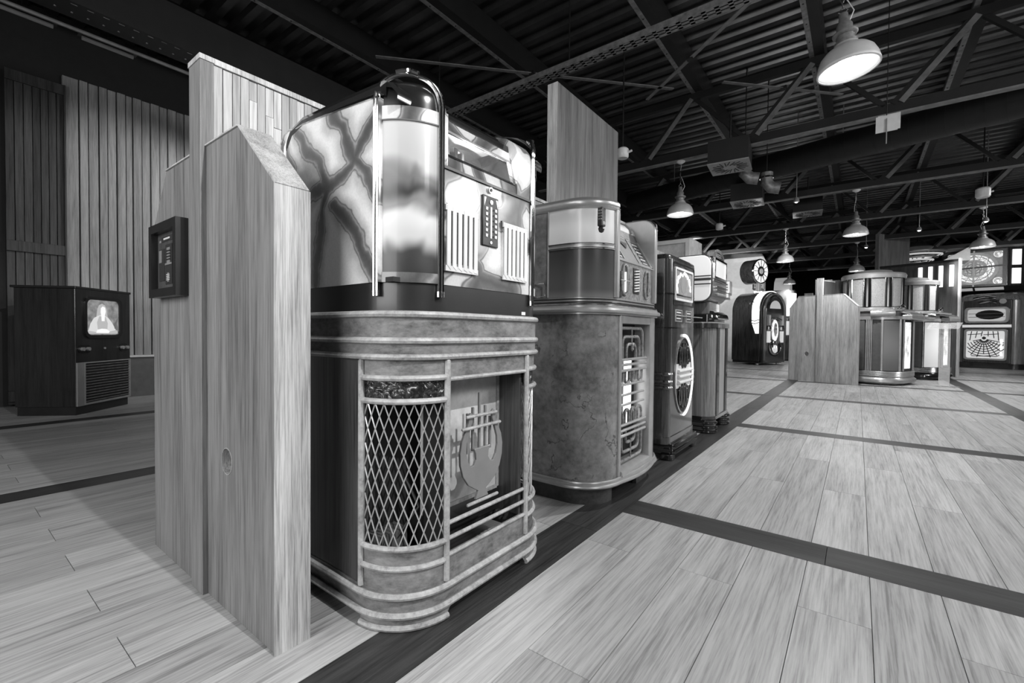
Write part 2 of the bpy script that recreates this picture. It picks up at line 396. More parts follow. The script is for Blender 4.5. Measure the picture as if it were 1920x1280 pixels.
for c in cross:
    for z0 in range(-4, 5):
        k0, k1 = 13*z0, 13*z0+12
        if z0 < 0 and c < 6: continue
        xa, xb = X0+W0*k0, X0+W0*k1; cut = xa+(1.05 if int(c*7) % 2 else .7)
        for p, q in ((xa, cut), (cut, xb)): add_plank(p, q, c, c+.168, 'strip_wood_x')
near.sort()
for d, x0, x1, y0, y1, m in near[:292]:
    mb = MB(); plank_mesh(mb, x0, x1, y0, y1)
    mb.build('plank' if m == 'floor_wood' else 'dark_plank', m, floor, smooth=False, rnd=(random.random(), random.random(), random.random()))
for d, x0, x1, y0, y1, m in near[292:]: far[m].append((d, x0, x1, y0, y1, m))
for m, L in far.items():
    mb = MB()
    for t in L: plank_mesh(mb, *t[1:5])
    rs = [(random.random(), random.random(), random.random()) for _ in L]
    o = mb.build('far_planks' if m == 'floor_wood' else 'far_dark_planks', m, floor, smooth=False, rnd=lambda i: rs[i//8]); o['kind'] = 'stuff'

# roof deck: trapezoid ribs running across the hall
prof = []; y = -1.5
while y < 25:
    prof += [(y, 3.92), (y+.075, 3.92), (y+.095, 3.865), (y+.165, 3.865), (y+.185, 3.92)]; y += .20
mb = MB(); n = len(prof)
mb.add([(-8, p[0], p[1]) for p in prof]+[(10, p[0], p[1]) for p in prof], [(i, i+1, n+i+1, n+i) for i in range(n-1)])
struct(mb.build('ceiling', 'deck_steel', smooth=False))
struct(B(-8, 10, 24.9, 25, -.05, 3.95).build('wall_back', 'black_matte', smooth=False))
struct(B(9.9, 10, -1.5, 24.9, -.05, 3.95).build('wall_right', 'black_matte', smooth=False))
# left wall: vertical boards over a ledge
wl = struct(B(-6.6, -6.45, -1.5, 24.9, -.05, 3.9).build('wall_left', 'black_matte', smooth=False))
seams = [.889, 1.015, 1.085, 1.168, 1.237, 1.312, 1.389, 1.448, 1.528, 1.606, 1.69, 1.766, 1.85, 1.93, 2.01, 2.09, 2.17]
for i, (a, b) in enumerate(zip(seams, seams[1:])):
    pr = (.012 if i % 2 else 0)
    B(-6.45, -6.405+pr, a+.004, b-.004, .462, 3.3).build('board', 'wall_board', wl, smooth=False, bevel=.003, seg=1, rnd=(random.random(), random.random(), random.random()))
mb = MB(); y = 2.172; n_ = 0
while y < 9: mb.box(-6.45, -6.405+(.012 if n_ % 2 else 0), y+.004, y+.076, .462, 3.3); y += .08; n_ += 1
rs2 = [(random.random(), random.random(), random.random()) for _ in range(n_)]
o = mb.build('far_boards', 'wall_board', wl, smooth=False, rnd=lambda i: rs2[i//8]); o['kind'] = 'stuff'
B(-6.45, -6.36, .93, 9.0, .44, .462).build('ledge', 'ledge_white', wl, smooth=False)
B(-6.45, -6.38, .93, 9.0, 0, .44).build('plinth', 'mid_grey_paint', wl, smooth=False)
# tall dark stained door panel on the left wall
dp = thing('barn_door', 'tall dark stained plank door panel against the left wall behind the television', 'door', (-6.36, .69, 0))
ys = [.50, .56, .62, .68, .735, .79, .845, .9]
for a, b in zip(ys, ys[1:]):
    B(-6.41, -6.375+random.uniform(-.004, .004), a+.002, b-.002, .02, 3.18).build('plank', 'stain_board', dp, smooth=False, bevel=.002, seg=1, rnd=(random.random(),)*3)
for z in (.05, 1.48, 3.08): B(-6.374, -6.35, .50, .9, z, z+.10).build('rail', 'stain_board', dp, smooth=False, bevel=.003, rnd=(.2, .5, .3))
B(-6.374, -6.345, .897, .91, .02, 3.18).build('edge_strip', 'stain_board', dp, smooth=False, rnd=(.1, .2, .1))

# ------------------------------------------------------------------ island dividers
def divider(px, py, labels, loc, rz=0, half_l=.43, half_r=.41, th=.085, top=1.262, low=1.09, posth=1.51, hole=(.0, .0, 0), oak='oak_shaded', shift=0):
    t = thing('divider_panel', labels, 'divider', loc, rz, local=True)
    # local x across (0 = post), y = depth, front face y = 0
    def plate(pts, name, front=True):
        o = MB().prism(pts, .008, th, 'y').build(name, oak, t, smooth=False, bevel=.0012, seg=1); return o
    pr = [(.03, 0), (half_r, 0), (half_r, low-.008), (half_r-.195, top), (.03, top)]
    pl = [(-half_l, 0), (-.055, 0), (-.055, top), (-half_l+.14, top), (-half_l, low)]
    e1 = MB()
    R_ = plate(pr, 'right_leaf'); L_ = plate(pl, 'left_leaf')
    B(half_r, half_r+.003, .004, th+.004, 0, low-.008).build('edge_band', 'oak_lit', t, smooth=False)  # edge faces take the paler oak, their light put into the colour
    MB().bar((half_r+.002, .046, low-.007), (half_r-.193, .046, top+.002), .081, .004).build('edge_band', 'oak_lit', t, smooth=False)
    B(.03, half_r-.195, .004, th+.004, top, top+.004).build('edge_band', 'oak_lit', t, smooth=False)
    B(-half_l+.14, -.055, .004, th+.004, top, top+.004).build('edge_band', 'oak_lit', t, smooth=False)
    p = B(-.055, .03, -.006, .028, 0, posth).build('post', oak, t, smooth=False, bevel=.0012, seg=1)
    B(-.057, .032, -.008, .0285, posth, posth+.014).build('post_cap', 'oak_lit', t, smooth=False)
    if hole:
        hx, hz, hr = hole
        c = [(hx+hr*math.cos(2*PI*i/28), hz+hr*1.08*math.sin(2*PI*i/28)) for i in range(28)]
        cut = MB().prism(c, -.02, .06, 'y').build('hole_cutter', 'black_matte', None); 
        bpy.context.view_layer.update()
        cut.matrix_world = Matrix.Translation(loc) @ Matrix.Rotation(rz, 4, 'Z')
        target = R_ if hx > 0 else L_
        md = target.modifiers.new('hole', 'BOOLEAN'); md.object = cut; md.operation = 'DIFFERENCE'; md.solver = 'EXACT'
        bpy.context.view_layer.update(); dg = bpy.context.evaluated_depsgraph_get()
        me = bpy.data.meshes.new_from_object(target.evaluated_get(dg)); target.modifiers.clear(); target.data = me
        bpy.data.objects.remove(cut)
        ci = [(hx+hr*.96*math.cos(2*PI*i/28), hz+hr*1.04*math.sin(2*PI*i/28)) for i in range(28)]
        MB().ring(c, ci, .0065, .055, 'y').build('hole_lining', 'oak_lit', t)
    return t
# x of post: -1.49 world
divider(0, 0, 'oak end panel with chamfered top and round cable hole, nearest the camera', (-1.487, .483, 0), 0, .445, .435, .085, 1.262, 1.09, 1.50, (.165, .402, .033))
# long spine wall clad in narrow wooden strips
sw = struct(B(-1.535, -1.47, .512, 2.30, 0, 1.498).build('wall_middle', 'oak_shaded', smooth=False))
B(-1.54, -1.455, .512, 2.30, 1.498, 1.514).build('cap_rail', 'oak_lit', sw, smooth=False)
B(-1.47, -1.46, .51, .533, 0, 1.498).build('strip', 'clad_wood', sw, smooth=False, rnd=(.5, .2, .5))
y = .535; i = 0
while y < .93:
    wd = random.choice([.0215, .0235, .025]); z = 1.1
    cuts = [1.1]+([random.uniform(1.22, 1.45)] if random.random() < .7 else [])+[1.497]
    for a, b in zip(cuts, cuts[1:]):
        B(-1.47, -1.461+random.uniform(-.0015, .0015), y+.0009, y+wd-.0009, a+.0009, b-.0009).build('strip', 'clad_wood', sw, smooth=False, rnd=(random.random(), random.random(), random.random()))
    y += wd
mb = MB(); cnt = 0
while y < 2.28:
    cuts = [.05, random.uniform(.3, .8), random.uniform(.9, 1.4), 1.497]
    for a, b in zip(cuts, cuts[1:]): mb.box(-1.47, -1.461, y+.0006, y+.0224, a, b-.001); cnt += 1
    y += .0236
mb.box(-1.47, -1.463, .535, .93, .02, 1.099); cnt += 1
rs = [(random.random(), random.random(), random.random()) for _ in range(cnt)]
o = mb.build('far_strips', 'clad_wood', sw, smooth=False, rnd=lambda i: rs[i//8]); o['kind'] = 'stuff'
# raised panel above the spine
rp = thing('raised_panel', 'tall oak panel rising above the divider wall behind the marbled jukebox', 'panel', (-1.5, 2.78, 0))
B(-1.533, -1.463, 2.345, 3.21, 0, 2.262).build('board', 'oak_shaded', rp, smooth=False, bevel=.002)
B(-1.533, -1.463, 2.343, 2.3449, 0, 2.262).build('edge_band', 'oak_lit', rp, smooth=False)
B(-1.545, -1.534, 2.38, 2.41, 1.5, 2.12).build('steel_strap', 'galvanised', rp, smooth=False)
s2 = struct(B(-1.535, -1.47, 3.215, 4.45, 0, 1.505).build('wall_rear', 'oak_shaded', smooth=False))
y = 3.22
mb = MB()
while y < 4.44: mb.box(-1.47, -1.46, y+.001, y+.034, .05, 1.51); y += .036
o = mb.build('strip', 'clad_wood', s2, smooth=False, rnd=lambda i: (i//8*.37 % 1, .3, .5)); o['kind'] = 'stuff'
bx = thing('wall_cabinet', 'pale painted loudspeaker cabinet standing on the divider behind the tall dark jukebox', 'cabinet', (-1.5, 4.8, 1.2))
B(-1.92, -1.32, 4.62, 5.0, 1.25, 1.70).build('body', 'pale_board', bx, smooth=False, bevel=.006)
MB().ring([(-1.90, 1.27), (-1.33, 1.27), (-1.33, 1.69), (-1.90, 1.69)], [(-1.87, 1.30), (-1.37, 1.30), (-1.37, 1.655), (-1.87, 1.655)], 4.60, 4.62, 'y').build('front_frame', 'pale_paint', bx, smooth=False)
MB().tube([(-1.75, 4.7, 1.70), (-1.75, 4.7, 1.73), (-1.70, 4.7, 1.74), (-1.65, 4.7, 1.70)], .006, 6).build('handle', 'chrome', bx)
B(-1.95, -1.30, 4.61, 5.03, 1.2, 1.249).build('base', 'pale_paint', bx, smooth=False)
B(-1.56, -1.44, 4.46, 5.0, 0, 1.2).build('pedestal', 'oak_shaded', bx, smooth=False)

# framed diagram on the near divider
fr = thing('framed_print', 'small black framed picture of a disassembled mechanism on the nearest oak panel', 'picture', (-1.725, .483, .95))
x0, x1, z0, z1, yf = -1.853, -1.597, .852, 1.083, .458
MB().ring([(x0, z0), (x1, z0), (x1, z1), (x0, z1)], [(x0+.026, z0+.026), (x1-.026, z0+.026), (x1-.026, z1-.026), (x0+.026, z1-.026)], yf, .4905, 'y').build('frame', 'black_satin', fr, smooth=False)
B(x0+.02, x1-.02, .478, .486, z0+.02, z1-.02).build('picture', 'black_satin', fr, smooth=False)
pic = B(x0+.026, x1-.026, .4765, .4779, z0+.026, z1-.026).build('backing', 'side_veneer', fr, smooth=False)
def pb(a, b, c, d, m, n='mechanism_piece', y=.4764): B(x0+.026+a*.204, x0+.026+b*.204, y-.0012, y, z0+.026+c*.179, z0+.026+d*.179).build(n, m, fr, smooth=False)
pb(.08, .34, .15, .72, 'black_matte'); pb(.38, .68, .08, .78, 'black_matte', y=.4762); pb(.72, .98, .1, .92, 'black_matte')
pb(.10, .22, .48, .70, 'silver_paint', y=.475); pb(.46, .6, .45, .72, 'silver_paint', y=.475); pb(.78, .93, .55, .84, 'silver_paint', y=.475)
pb(.82, .90, .13, .54, 'silver_paint', y=.4748); pb(.38, .68, .42, .45, 'silver_paint', y=.4748); pb(.48, .56, .12, .28, 'silver_paint', y=.4748)
for q in (.15, .18, .21, .24): pb(.45, .60, q, q+.012, 'pale_paint', y=.4742)
for q in (.5, .55, .6, .65): pb(.44, .62, q, q+.02, 'dark_metal', y=.4735)
pb(.2, .75, .84, .93, 'black_matte'); pb(.32, .6, .87, .90, 'pale_paint', y=.4748); pb(.1, .18, .84, .88, 'silver_paint'); pb(.85, .92, .93, .97, 'silver_paint')
# ================================================================== MARBLED COUNTER JUKEBOX ON ITS STAND
YC = 1.01
def my(y): return 2*YC-y
def J1PLAN(o=0, n=10): return plan(-1.43, -.85, .685, 1.335, .15, o, n)
st = thing('jukebox_stand', 'worn wooden jukebox stand with lyre cut-out and wire mesh corner, nearest the camera', 'stand', (-1.14, YC, 0))
st_arc0 = arc(-1.0, .835, .15, -90, 0, 12); st_arc1 = arc(-1.0, 1.185, .15, 0, 90, 12)
for nm, y0, y1 in (('near', .685, .70), ('far', 1.32, 1.335)):
    B(-1.43, -1.0, y0, y1, .10, .68).build('side_panel', 'side_veneer', st, smooth=False)
B(-1.43, -1.415, .70, 1.32, .05, .68).build('back_panel', 'black_matte', st, smooth=False)
B(-1.41, -1.02, .705, 1.315, .10, .115).build('bottom_board', 'side_veneer', st, smooth=False)
B(-1.03, -1.02, .705, 1.315, .115, .68).build('dark_liner', 'black_matte', st, smooth=False)  # black sheet, shade inside the cabinet put into its colour
for a in (st_arc0, st_arc1):
    MB().shell(a, .012, .64, .681).build('corner_header', 'worn_wood', st)
    MB().shell(offset(a, .004), .008, .578, .64).build('rippled_glass', 'rippled_glass', st)
    MB().shell(a, .012, .10, .207).build('corner_apron', 'worn_wood', st)
    for z in (.633, .575, .205, .155): MB().tube(at(offset(a, -.002), z), .0078, 8).build('bead', 'worn_bead', st)
    # diamond wire mesh over the rounded corner
    mb = MB(); H0, H1 = .207, .575; L = .15*PI/2; nd = 9.0; rows = 5.6
    for fam in (1, -1):
        for s in range(-8, 20):
            pts = []
            for k in range(0, 61):
                u = k/60; v = (s/nd-u)*fam if fam == 1 else (s/nd-1+u)
                # u runs up the height, position along the arc:
                q = s/nd + fam*(u*rows/nd) - (0 if fam == 1 else 0)
                if fam == -1: q = (s+6)/nd-(u*rows/nd)
                if -.001 <= q <= 1.001:
                    wob = .0
                    ang = R(0 + 0)
                    i = q*12; i0 = min(int(i), 11); fr_ = i-i0
                    p = Vector(a[i0]).lerp(Vector(a[i0+1]), fr_)
                    cc = Vector((-1.0, .835 if a is st_arc0 else 1.185)); d = (p-cc).normalized(); p = cc+d*(.145+(.0008 if fam == 1 else -.0008))
                    pts.append((p.x, p.y, H0+(H1-H0)*u))
            if len(pts) > 1: mb.tube(pts, .0021, 4, cap=False)
    mb.build('wire_mesh', 'silver_paint', st)
# dim innards seen through the mesh
B(-1.019, -.965, .71, .80, .115, .22).build('inner_block', 'side_veneer', st, smooth=False)
MB().tube([(-1.0, .72, .12), (-.96, .78, .22), (-.93, .81, .28), (-.97, .80, .35)], .004, 6).build('inner_cable', 'dark_metal', st)
# stiles
for (x, y) in ((-1.003, .682), (-.847, .833), (-.847, 1.187), (-1.003, 1.338)):
    MB().tube([(x, y, .095), (x, y, .10), (x, y, .675), (x, y, .681)], [.004, .0085, .0085, .004], 8).build('stile', 'worn_bead', st)
# lyre bay
B(-.862, -.85, .835, 1.185, .63, .681).build('header', 'worn_wood', st, smooth=False)
B(-.862, -.85, .835, 1.185, .10, .163).build('apron', 'worn_wood', st, smooth=False)
for z, x in ((.627, -.848), (.163, -.848), (.205, -.85), (.245, -.852)): MB().tube([(x, .835, z), (x, 1.185, z)], .0058, 8).build('rail', 'worn_bead', st)
B(-1.0, -.945, .838, 1.182, .165, .24).build('slot_back', 'black_satin', st, smooth=False)
B(-.960, -.948, .842, 1.178, .24, .63).build('back_board', 'pale_board', st, smooth=False)
B(-.948, -.862, 1.168, 1.18, .163, .63).build('bay_side', 'side_veneer', st, smooth=False)
B(-.948, -.862, .84, .85, .163, .63).build('bay_side', 'black_matte', st, smooth=False)  # coloured black to stand for the shade behind the corner mesh
B(-.948, -.944, 1.155, 1.168, .24, .63).build('batten', 'worn_bead', st, smooth=False)
B(-.9475, -.9445, .84, 1.16, .235, .247).build('batten', 'worn_bead', st, smooth=False)
# lyre: flat cut-out (y, z)
LY, LZ = .987, .37
def ly(pts): return [(LY+a, LZ+b) for a, b in pts]
outer = [(.03, -.098), (.018, -.075), (.035, -.066), (.062, -.05), (.085, -.022), (.097, .012), (.099, .045), (.092, .075), (.078, .10), (.064, .125), (.06, .148), (.052, .153), (.045, .147)]
inner = [(.047, .125), (.06, .098), (.071, .07), (.073, .045), (.066, .018), (.052, .0), (.038, .002), (.028, .016), (.03, .034), (.038, .048)]
half = outer+inner
poly = ly([(a*.93, b) for a, b in half]+[(-a*.93, b) for a, b in half[::-1]])
lyre = MB().prism(poly, -.866, -.858, 'x').build('lyre', 'lyre_grey', st, smooth=False, bevel=.0008, seg=1)
for dy, z0, z1 in ((-.050, .405, .52), (-.028, .41, .535), (.0, .412, .575), (.026, .41, .535), (.048, .405, .50)):
    B(-.875, -.869, LY+dy-.0035, LY+dy+.0035, z0, z1).build('string', 'lyre_grey', lyre, smooth=False)
for y0, y1, z in ((-.075, .058, .514), (-.092, .075, .482), (-.07, .065, .268)):
    MB().tube([(-.853, LY+y0, z), (-.853, LY+y0+.003, z), (-.853, LY+y1-.003, z), (-.853, LY+y1, z)], [.003, .0048, .0048, .003], 8).build('crossbar', 'worn_bead', lyre)
B(-.9478, -.9468, .85, .885, .405, .448).build('bracket', 'dark_metal', st, smooth=False)
# top bands and base
MB().prism(J1PLAN(.004), .681, .80).build('top_band', 'worn_wood', st)
for z, r in ((.793, .0088), (.727, .0085), (.686, .0078)): MB().tube(at(J1PLAN(.006), z), r, 8).build('bead', 'worn_bead', st)
mbz = MB().shell(J1PLAN(.003), .02, .036, .10); mbz.build('base_band', 'worn_wood', st)
for z, r in ((.088, .0085), (.040, .0085)): MB().tube(at(J1PLAN(.009), z), r, 8).build('bead', 'worn_bead', st)
for a, ca in ((st_arc0, 0), (st_arc1, 1)):
    # shaped corner foot: rounded shell with a curved bracket on each side
    yb = [(-.85, .85 if ca == 0 else 1.17)]
    f = MB(); f.shell(offset(a, -.006), .022, .0, .038); f.build('foot', 'worn_wood', st)
    MB().tube(at(offset(a, -.008), .009), .0078, 8).build('foot_bead', 'worn_bead', st)
    s = 1 if ca == 0 else -1; y0 = a[-1][1] if ca == 0 else a[0][1]
    br = [(y0, 0), (y0, .038), (y0+s*.05, .038)]+[(y0+s*(.05-.05*math.sin(R(t))), .036*math.cos(R(t))) for t in (15, 35, 55, 75)]
    MB().prism(br, -.866, -.846, 'x').build('bracket', 'worn_wood', st)
    x0 = -1.0; yy = a[0][1] if ca == 0 else a[-1][1]
    bx_ = [(x0, 0), (x0, .038), (x0-.05, .038)]+[(x0-(.05-.05*math.sin(R(t))), .036*math.cos(R(t))) for t in (15, 35, 55, 75)]
    MB().prism(bx_, min(yy-.004, yy+.014) if ca == 0 else yy-.014, yy+.014 if ca == 0 else yy+.004, 'y').build('bracket', 'worn_wood', st)
for y in (.69, 1.31): B(-1.43, -1.40, y, y+.02, 0, .04).build('rear_foot', 'black_matte', st, smooth=False)

jb = thing('counter_jukebox', 'pale smoky-marbled counter jukebox with chrome tubes standing on the lyre stand', 'jukebox', (-1.14, YC, .802))
MB().prism(J1PLAN(-.004), .802, .872).build('plinth', 'black_satin', jb)
B(-1.43, -.9, .70, 1.32, .872, .884).build('floor_board', 'black_matte', jb, smooth=False)
CP = (-1.0, .835)
def parc(r, a0, a1, far=False, n=12):
    p = arc(-1.0, .835, r, a0, a1, n)
    return [(x, my(y)) for x, y in p] if far else p
# side panels, painted; top edge slopes up to the rear then rounds over
sp = [(-.94, .872), (-.94, 1.322), (-1.10, 1.337), (-1.30, 1.352)]+[(-1.38+.06*math.sin(R(t))-.0, 1.295+.06*math.cos(R(t))) for t in (30, 0, -30, -60, -90)]+[(-1.44, .872)]
for y0, y1 in ((.686, .70), (1.32, 1.334)): MB().prism(sp, y0, y1, 'y').build('side_panel', 'smoky_side', jb)
MB().tube([(a, .686, b+.001) for a, b in sp[1:8]], .003, 6).build('edge_trim', 'chrome', jb)
B(-1.44, -1.43, .70, 1.32, .872, 1.30).build('back_panel', 'black_matte', jb, smooth=False)
# glossy dark roof with rolled edges
tp = [(-.885, 1.318), (-.888, 1.335), (-.905, 1.352), (-.94, 1.365), (-1.1, 1.375), (-1.3, 1.378), (-1.37, 1.362), (-1.41, 1.33), (-1.42, 1.29)]
ti = [(a*.98-.02, b-.012) for a, b in tp]
MB().prism(tp+ti[::-1], .70, 1.32, 'y').build('roof', 'black_gloss', jb)
MB().tube([(-.93, .70, 1.345), (-1.1, .70, 1.355), (-1.3, .70, 1.362), (-1.37, .70, 1.345), (-1.41, .70, 1.30)], .018, 10).build('roof_roll', 'black_gloss', jb)
MB().tube([(-1.335, .692, 1.362), (-1.375, .688, 1.345), (-1.402, .686, 1.31), (-1.405, .685, 1.27)], .006, 6).build('corner_line', 'white_paint', jb)  # thin white line around the roof's rear corner
# painted front panel below the ledge
B(-.862, -.852, .82, 1.20, .872, 1.178).build('front_panel', 'smoky_lacquer', jb, smooth=False)
# window frame, leaning back
def slope(y0, y1, z0, z1, name, mat, t=.01, d=0):
    f = lambda z: -.852-(z-1.18)*.25-d
    MB().add([(f(z0), y0, z0), (f(z0), y1, z0), (f(z1), y1, z1), (f(z1), y0, z1), (f(z0)-t, y0, z0), (f(z0)-t, y1, z0), (f(z1)-t, y1, z1), (f(z1)-t, y0, z1)],
             [(0, 1, 2, 3), (4, 7, 6, 5), (0, 4, 5, 1), (1, 5, 6, 2), (2, 6, 7, 3), (3, 7, 4, 0)]).build(name, mat, jb, smooth=False)
slope(.815, 1.205, 1.176, 1.212, 'window_sill', 'smoky_lacquer')
slope(.815, 1.205, 1.284, 1.322, 'window_header', 'smoky_lacquer')
slope(.815, .834, 1.212, 1.284, 'window_jamb', 'smoky_lacquer'); slope(1.125, 1.205, 1.212, 1.284, 'window_jamb', 'smoky_lacquer')
cap_prof = [(-.850, 1.178), (-.850, 1.30), (-.856, 1.325), (-.872, 1.346), (-.895, 1.362), (-.93, 1.374), (-.99, 1.381), (-.99, 1.34), (-.90, 1.325), (-.875, 1.29), (-.870, 1.178)]
for y0, y1 in ((1.132, 1.206), (.816, .830)): MB().prism(cap_prof, y0, y1, 'y').build('end_cheek', 'smoky_lacquer', jb)
slope(.834, 1.125, 1.212, 1.284, 'window_glass', 'glass', .002, .006)
slope(.83, 1.13, 1.281, 1.286, 'window_bead', 'silver_paint', .004, -.003); slope(.83, 1.13, 1.208, 1.213, 'window_bead', 'worn_chrome', .004, -.003)
B(-.862, -.847, .82, 1.20, 1.170, 1.177).build('ledge', 'black_satin', jb, smooth=False)
# record changer behind the glass
B(-1.25, -.90, .80, 1.13, 1.19, 1.20).build('mechanism_deck', 'mid_grey_paint', jb, smooth=False)
B(-1.06, -1.05, .80, 1.13, 1.20, 1.335).build('rear_panel', 'pale_board', jb, smooth=False)
B(-1.05, -.895, .82, 1.13, 1.326, 1.330).build('liner', 'pale_board', jb, smooth=False)
for k, y in enumerate((.872, .883, .894, .905)): B(-.975, -.925, y, y+.007, 1.20, 1.300-.004*k).build('record_stack', 'galvanised', jb, smooth=False)
B(-.97, -.92, .852, .866, 1.20, 1.275).build('motor', 'black_satin', jb, smooth=False, bevel=.003); B(-.97, -.935, .945, .958, 1.20, 1.285).build('motor', 'dark_metal', jb, smooth=False, bevel=.003)
B(-.96, -.925, .962, .972, 1.20, 1.272).build('motor', 'galvanised', jb, smooth=False, bevel=.002)
MB().bar((-.94, .935, 1.275), (-1.03, 1.10, 1.305), .012, .012).build('tone_arm', 'silver_paint', jb, smooth=False)
for z in (1.292, 1.312): MB().bar((-1.045, .83, z), (-1.045, 1.12, z), .006, .006).build('rail', 'silver_paint', jb, smooth=False)
MB().prism([(1.04+.075*math.cos(R(t)), 1.262+.05*math.sin(R(t))) for t in range(0, 360, 18)], -.985, -.975, 'x').build('record', 'black_gloss', jb)
MB().tube([(-.895, 1.03, 1.292), (-.895, 1.12, 1.292)], .004, 8).build('lamp_tube', 'lit_panel', jb)
MB().tube([(-1.03, .85, 1.21), (-1.03, 1.11, 1.21)], .008, 8).build('lamp_tube', 'lit_white', jb)
# ventilation plaques
for y0 in (.821, 1.057):
    y1 = y0+.124
    v = B(-.852, -.848, y0, y1, .915, 1.083).build('vent_plaque', 'smoky_lacquer', jb, smooth=False)
    B(-.8478, -.8472, y0+.012, y1-.008, .93, 1.06).build('vent_slot_backing', 'black_matte', v, smooth=False)
    for k in range(6):
        yy = y0+.004+k*.0207; zt = 1.076 if k < 4 else 1.068
        MB().prism([(yy, .912+.002*(5-k)), (yy+.0135, .910), (yy+.0135, zt), (yy, zt)], -.8472, -.8415, 'x').build('vent_bar', 'white_paint' if k % 3 else 'pale_paint', v, smooth=False, bevel=.001, seg=1)
    B(-.848, -.843, y0, y1, .908, .922).build('vent_foot', 'pale_paint', v, smooth=False); B(-.848, -.843, y0, y1, 1.064, 1.078).build('vent_head', 'pale_paint', v, smooth=False)
# selector plate with number keys
sl = B(-.852, -.846, .968, 1.036, .997, 1.140).build('selector_plate', 'dark_metal', jb, smooth=False, bevel=.002)
B(-.846, -.8445, .999, 1.006, 1.02, 1.11).build('title_strip', 'pale_paint', sl, smooth=False)
for k in range(6):
    for yy in (.979, 1.019):
        z = 1.022+k*.0152; B(-.8462, -.8435, yy, yy+.0085, z, z+.009).build('key', 'white_paint', sl, smooth=False, bevel=.0006, seg=1)
    for yy in (.991, 1.012): MB().disc((-.8458, yy, 1.026+k*.0152), .0025, .002, 'x', 8).build('pin', 'black_matte', sl)
MB().disc((-.8455, 1.002, 1.123), .006, .004, 'x', 14).build('coin_slot', 'chrome', sl); MB().disc((-.8455, 1.002, 1.008), .004, .004, 'x', 12).build('screw', 'chrome', sl)
for yy, q in ((.972, 1), (1.032, -1)): MB().prism([(yy, 1.134), (yy+q*.009, 1.134), (yy, 1.108)], -.846, -.8452, 'x').build('corner_inlay', 'silver_paint', sl, smooth=False)
lk = MB().disc((-.8495, 1.002, 1.158), .0085, .008, 'x', 18).build('lock', 'chrome', jb); MB().disc((-.845, 1.002, 1.158), .005, .003, 'x', 14).build('key_barrel', 'dark_metal', lk)
# corner pilasters
for far in (False, True):
    a0, a1 = -70, -12
    def sh(r, t, z0, z1, nm, mt):
        p = parc(r, a0, a1, far); q = parc(r-t, a0, a1, far)
        return MB().prism(p+q[::-1], z0, z1).build(nm, mt, jb)
    sh(.150, .004, .896, 1.272, 'pilaster_panel', 'pilaster_plastic'); sh(.152, .006, .872, .897, 'pilaster_foot', 'smoky_lacquer'); sh(.152, .006, 1.270, 1.304, 'pilaster_head', 'smoky_lacquer')
    sh(.1535, .0035, 1.2685, 1.2715, 'pilaster_bead', 'mid_grey_paint')
    # black domed cap
    mb = MB(); rows = 14; cols = 14; vs = []; fs = []
    for i in range(rows+1):
        q = i/rows; rr = max(.148*(1-q**4.4), .002)
        for k in range(cols+1):
            t = R(-80+72*k/cols); x = -1.0+rr*math.cos(t); y = .835+rr*math.sin(t)
            vs.append((x, my(y) if far else y, 1.304+.108*q))
    for i in range(rows):
        for k in range(cols): a = i*(cols+1)+k; fs.append((a, a+1, a+cols+2, a+cols+1))
    mb.add(vs, fs).build('pilaster_cap', 'black_gloss', jb)
    # paired chrome tubes that arch over the cap
    g = lambda x, y: (x, my(y) if far else y)
    for off_ in (0, .0095):
        A = Vector(parc(.1545, a0-3.6*off_/.0095*1.0, a1, far, 1)[0]); Bq = Vector(parc(.1545, a0, a1+3.6*off_/.0095, far, 1)[1]); Mid = (A+Bq)/2+((A+Bq)/2-Vector(g(*CP))).normalized()*.010
        pts = [(A.x, A.y, .842), (A.x, A.y, .86), (A.x, A.y, 1.05), (A.x, A.y, 1.30)]
        for t in range(8, 180, 8):
            c_, s_ = math.cos(R(t)), math.sin(R(t)); m = A.lerp(Bq, (1-c_)/2); bow = (Mid-(A+Bq)/2)*s_
            pts.append((m.x+bow.x-.012*s_**2, m.y+bow.y+(.012*s_**2)*(-1 if far else 1), 1.305+(.086+off_*.4)*abs(s_)**.8))
        pts += [(Bq.x, Bq.y, 1.30), (Bq.x, Bq.y, 1.05), (Bq.x, Bq.y, .86), (Bq.x, Bq.y, .842)]
        MB().tube(pts, .0052, 8).build('chrome_tube', 'chrome', jb)
        for q in (A, Bq): MB().tube([(q.x, q.y, .838), (q.x, q.y, .852)], .0058, 8).build('tube_end', 'worn_chrome', jb)
    m = (Vector(parc(.155, a0, a1, far, 1)[0])+Vector(parc(.155, a0, a1, far, 1)[1]))/2; s_ = -1 if not far else 1
    MB().lathe([(.001, -.008), (.010, -.004), (.012, .003), (.006, .009), (.001, .011)], (m.x-.005, m.y-s_*.004, 1.398), 12).build('finial', 'chrome', jb)
    MB().tube([(m.x-.028, m.y+s_*.02, 1.393), (m.x-.005, m.y, 1.401), (m.x+.015, m.y-s_*.016, 1.392)], .0065, 8).build('finial_clasp', 'chrome', jb)
    # painted return behind the far side of each pilaster
    p = parc(.147, -90, -68, far, 4); q = parc(.14, -90, -68, far, 4); MB().prism(p+q[::-1], .872, 1.322).build('corner_return', 'smoky_lacquer', jb)
    p = parc(.148, -14, 0, far, 4); q = parc(.14, -14, 0, far, 4); MB().prism(p+q[::-1], .872, 1.312).build('corner_return', 'smoky_lacquer', jb)
    p = parc(.140, -90, 0, far); MB().prism(p+[g(-1.0, .835)], .884, 1.300).build('pilaster_core', 'black_matte', jb)
tg = B(-.8535, -.8525, 1.165, 1.185, .806, .816).build('tag', 'white_paint', jb, smooth=False)

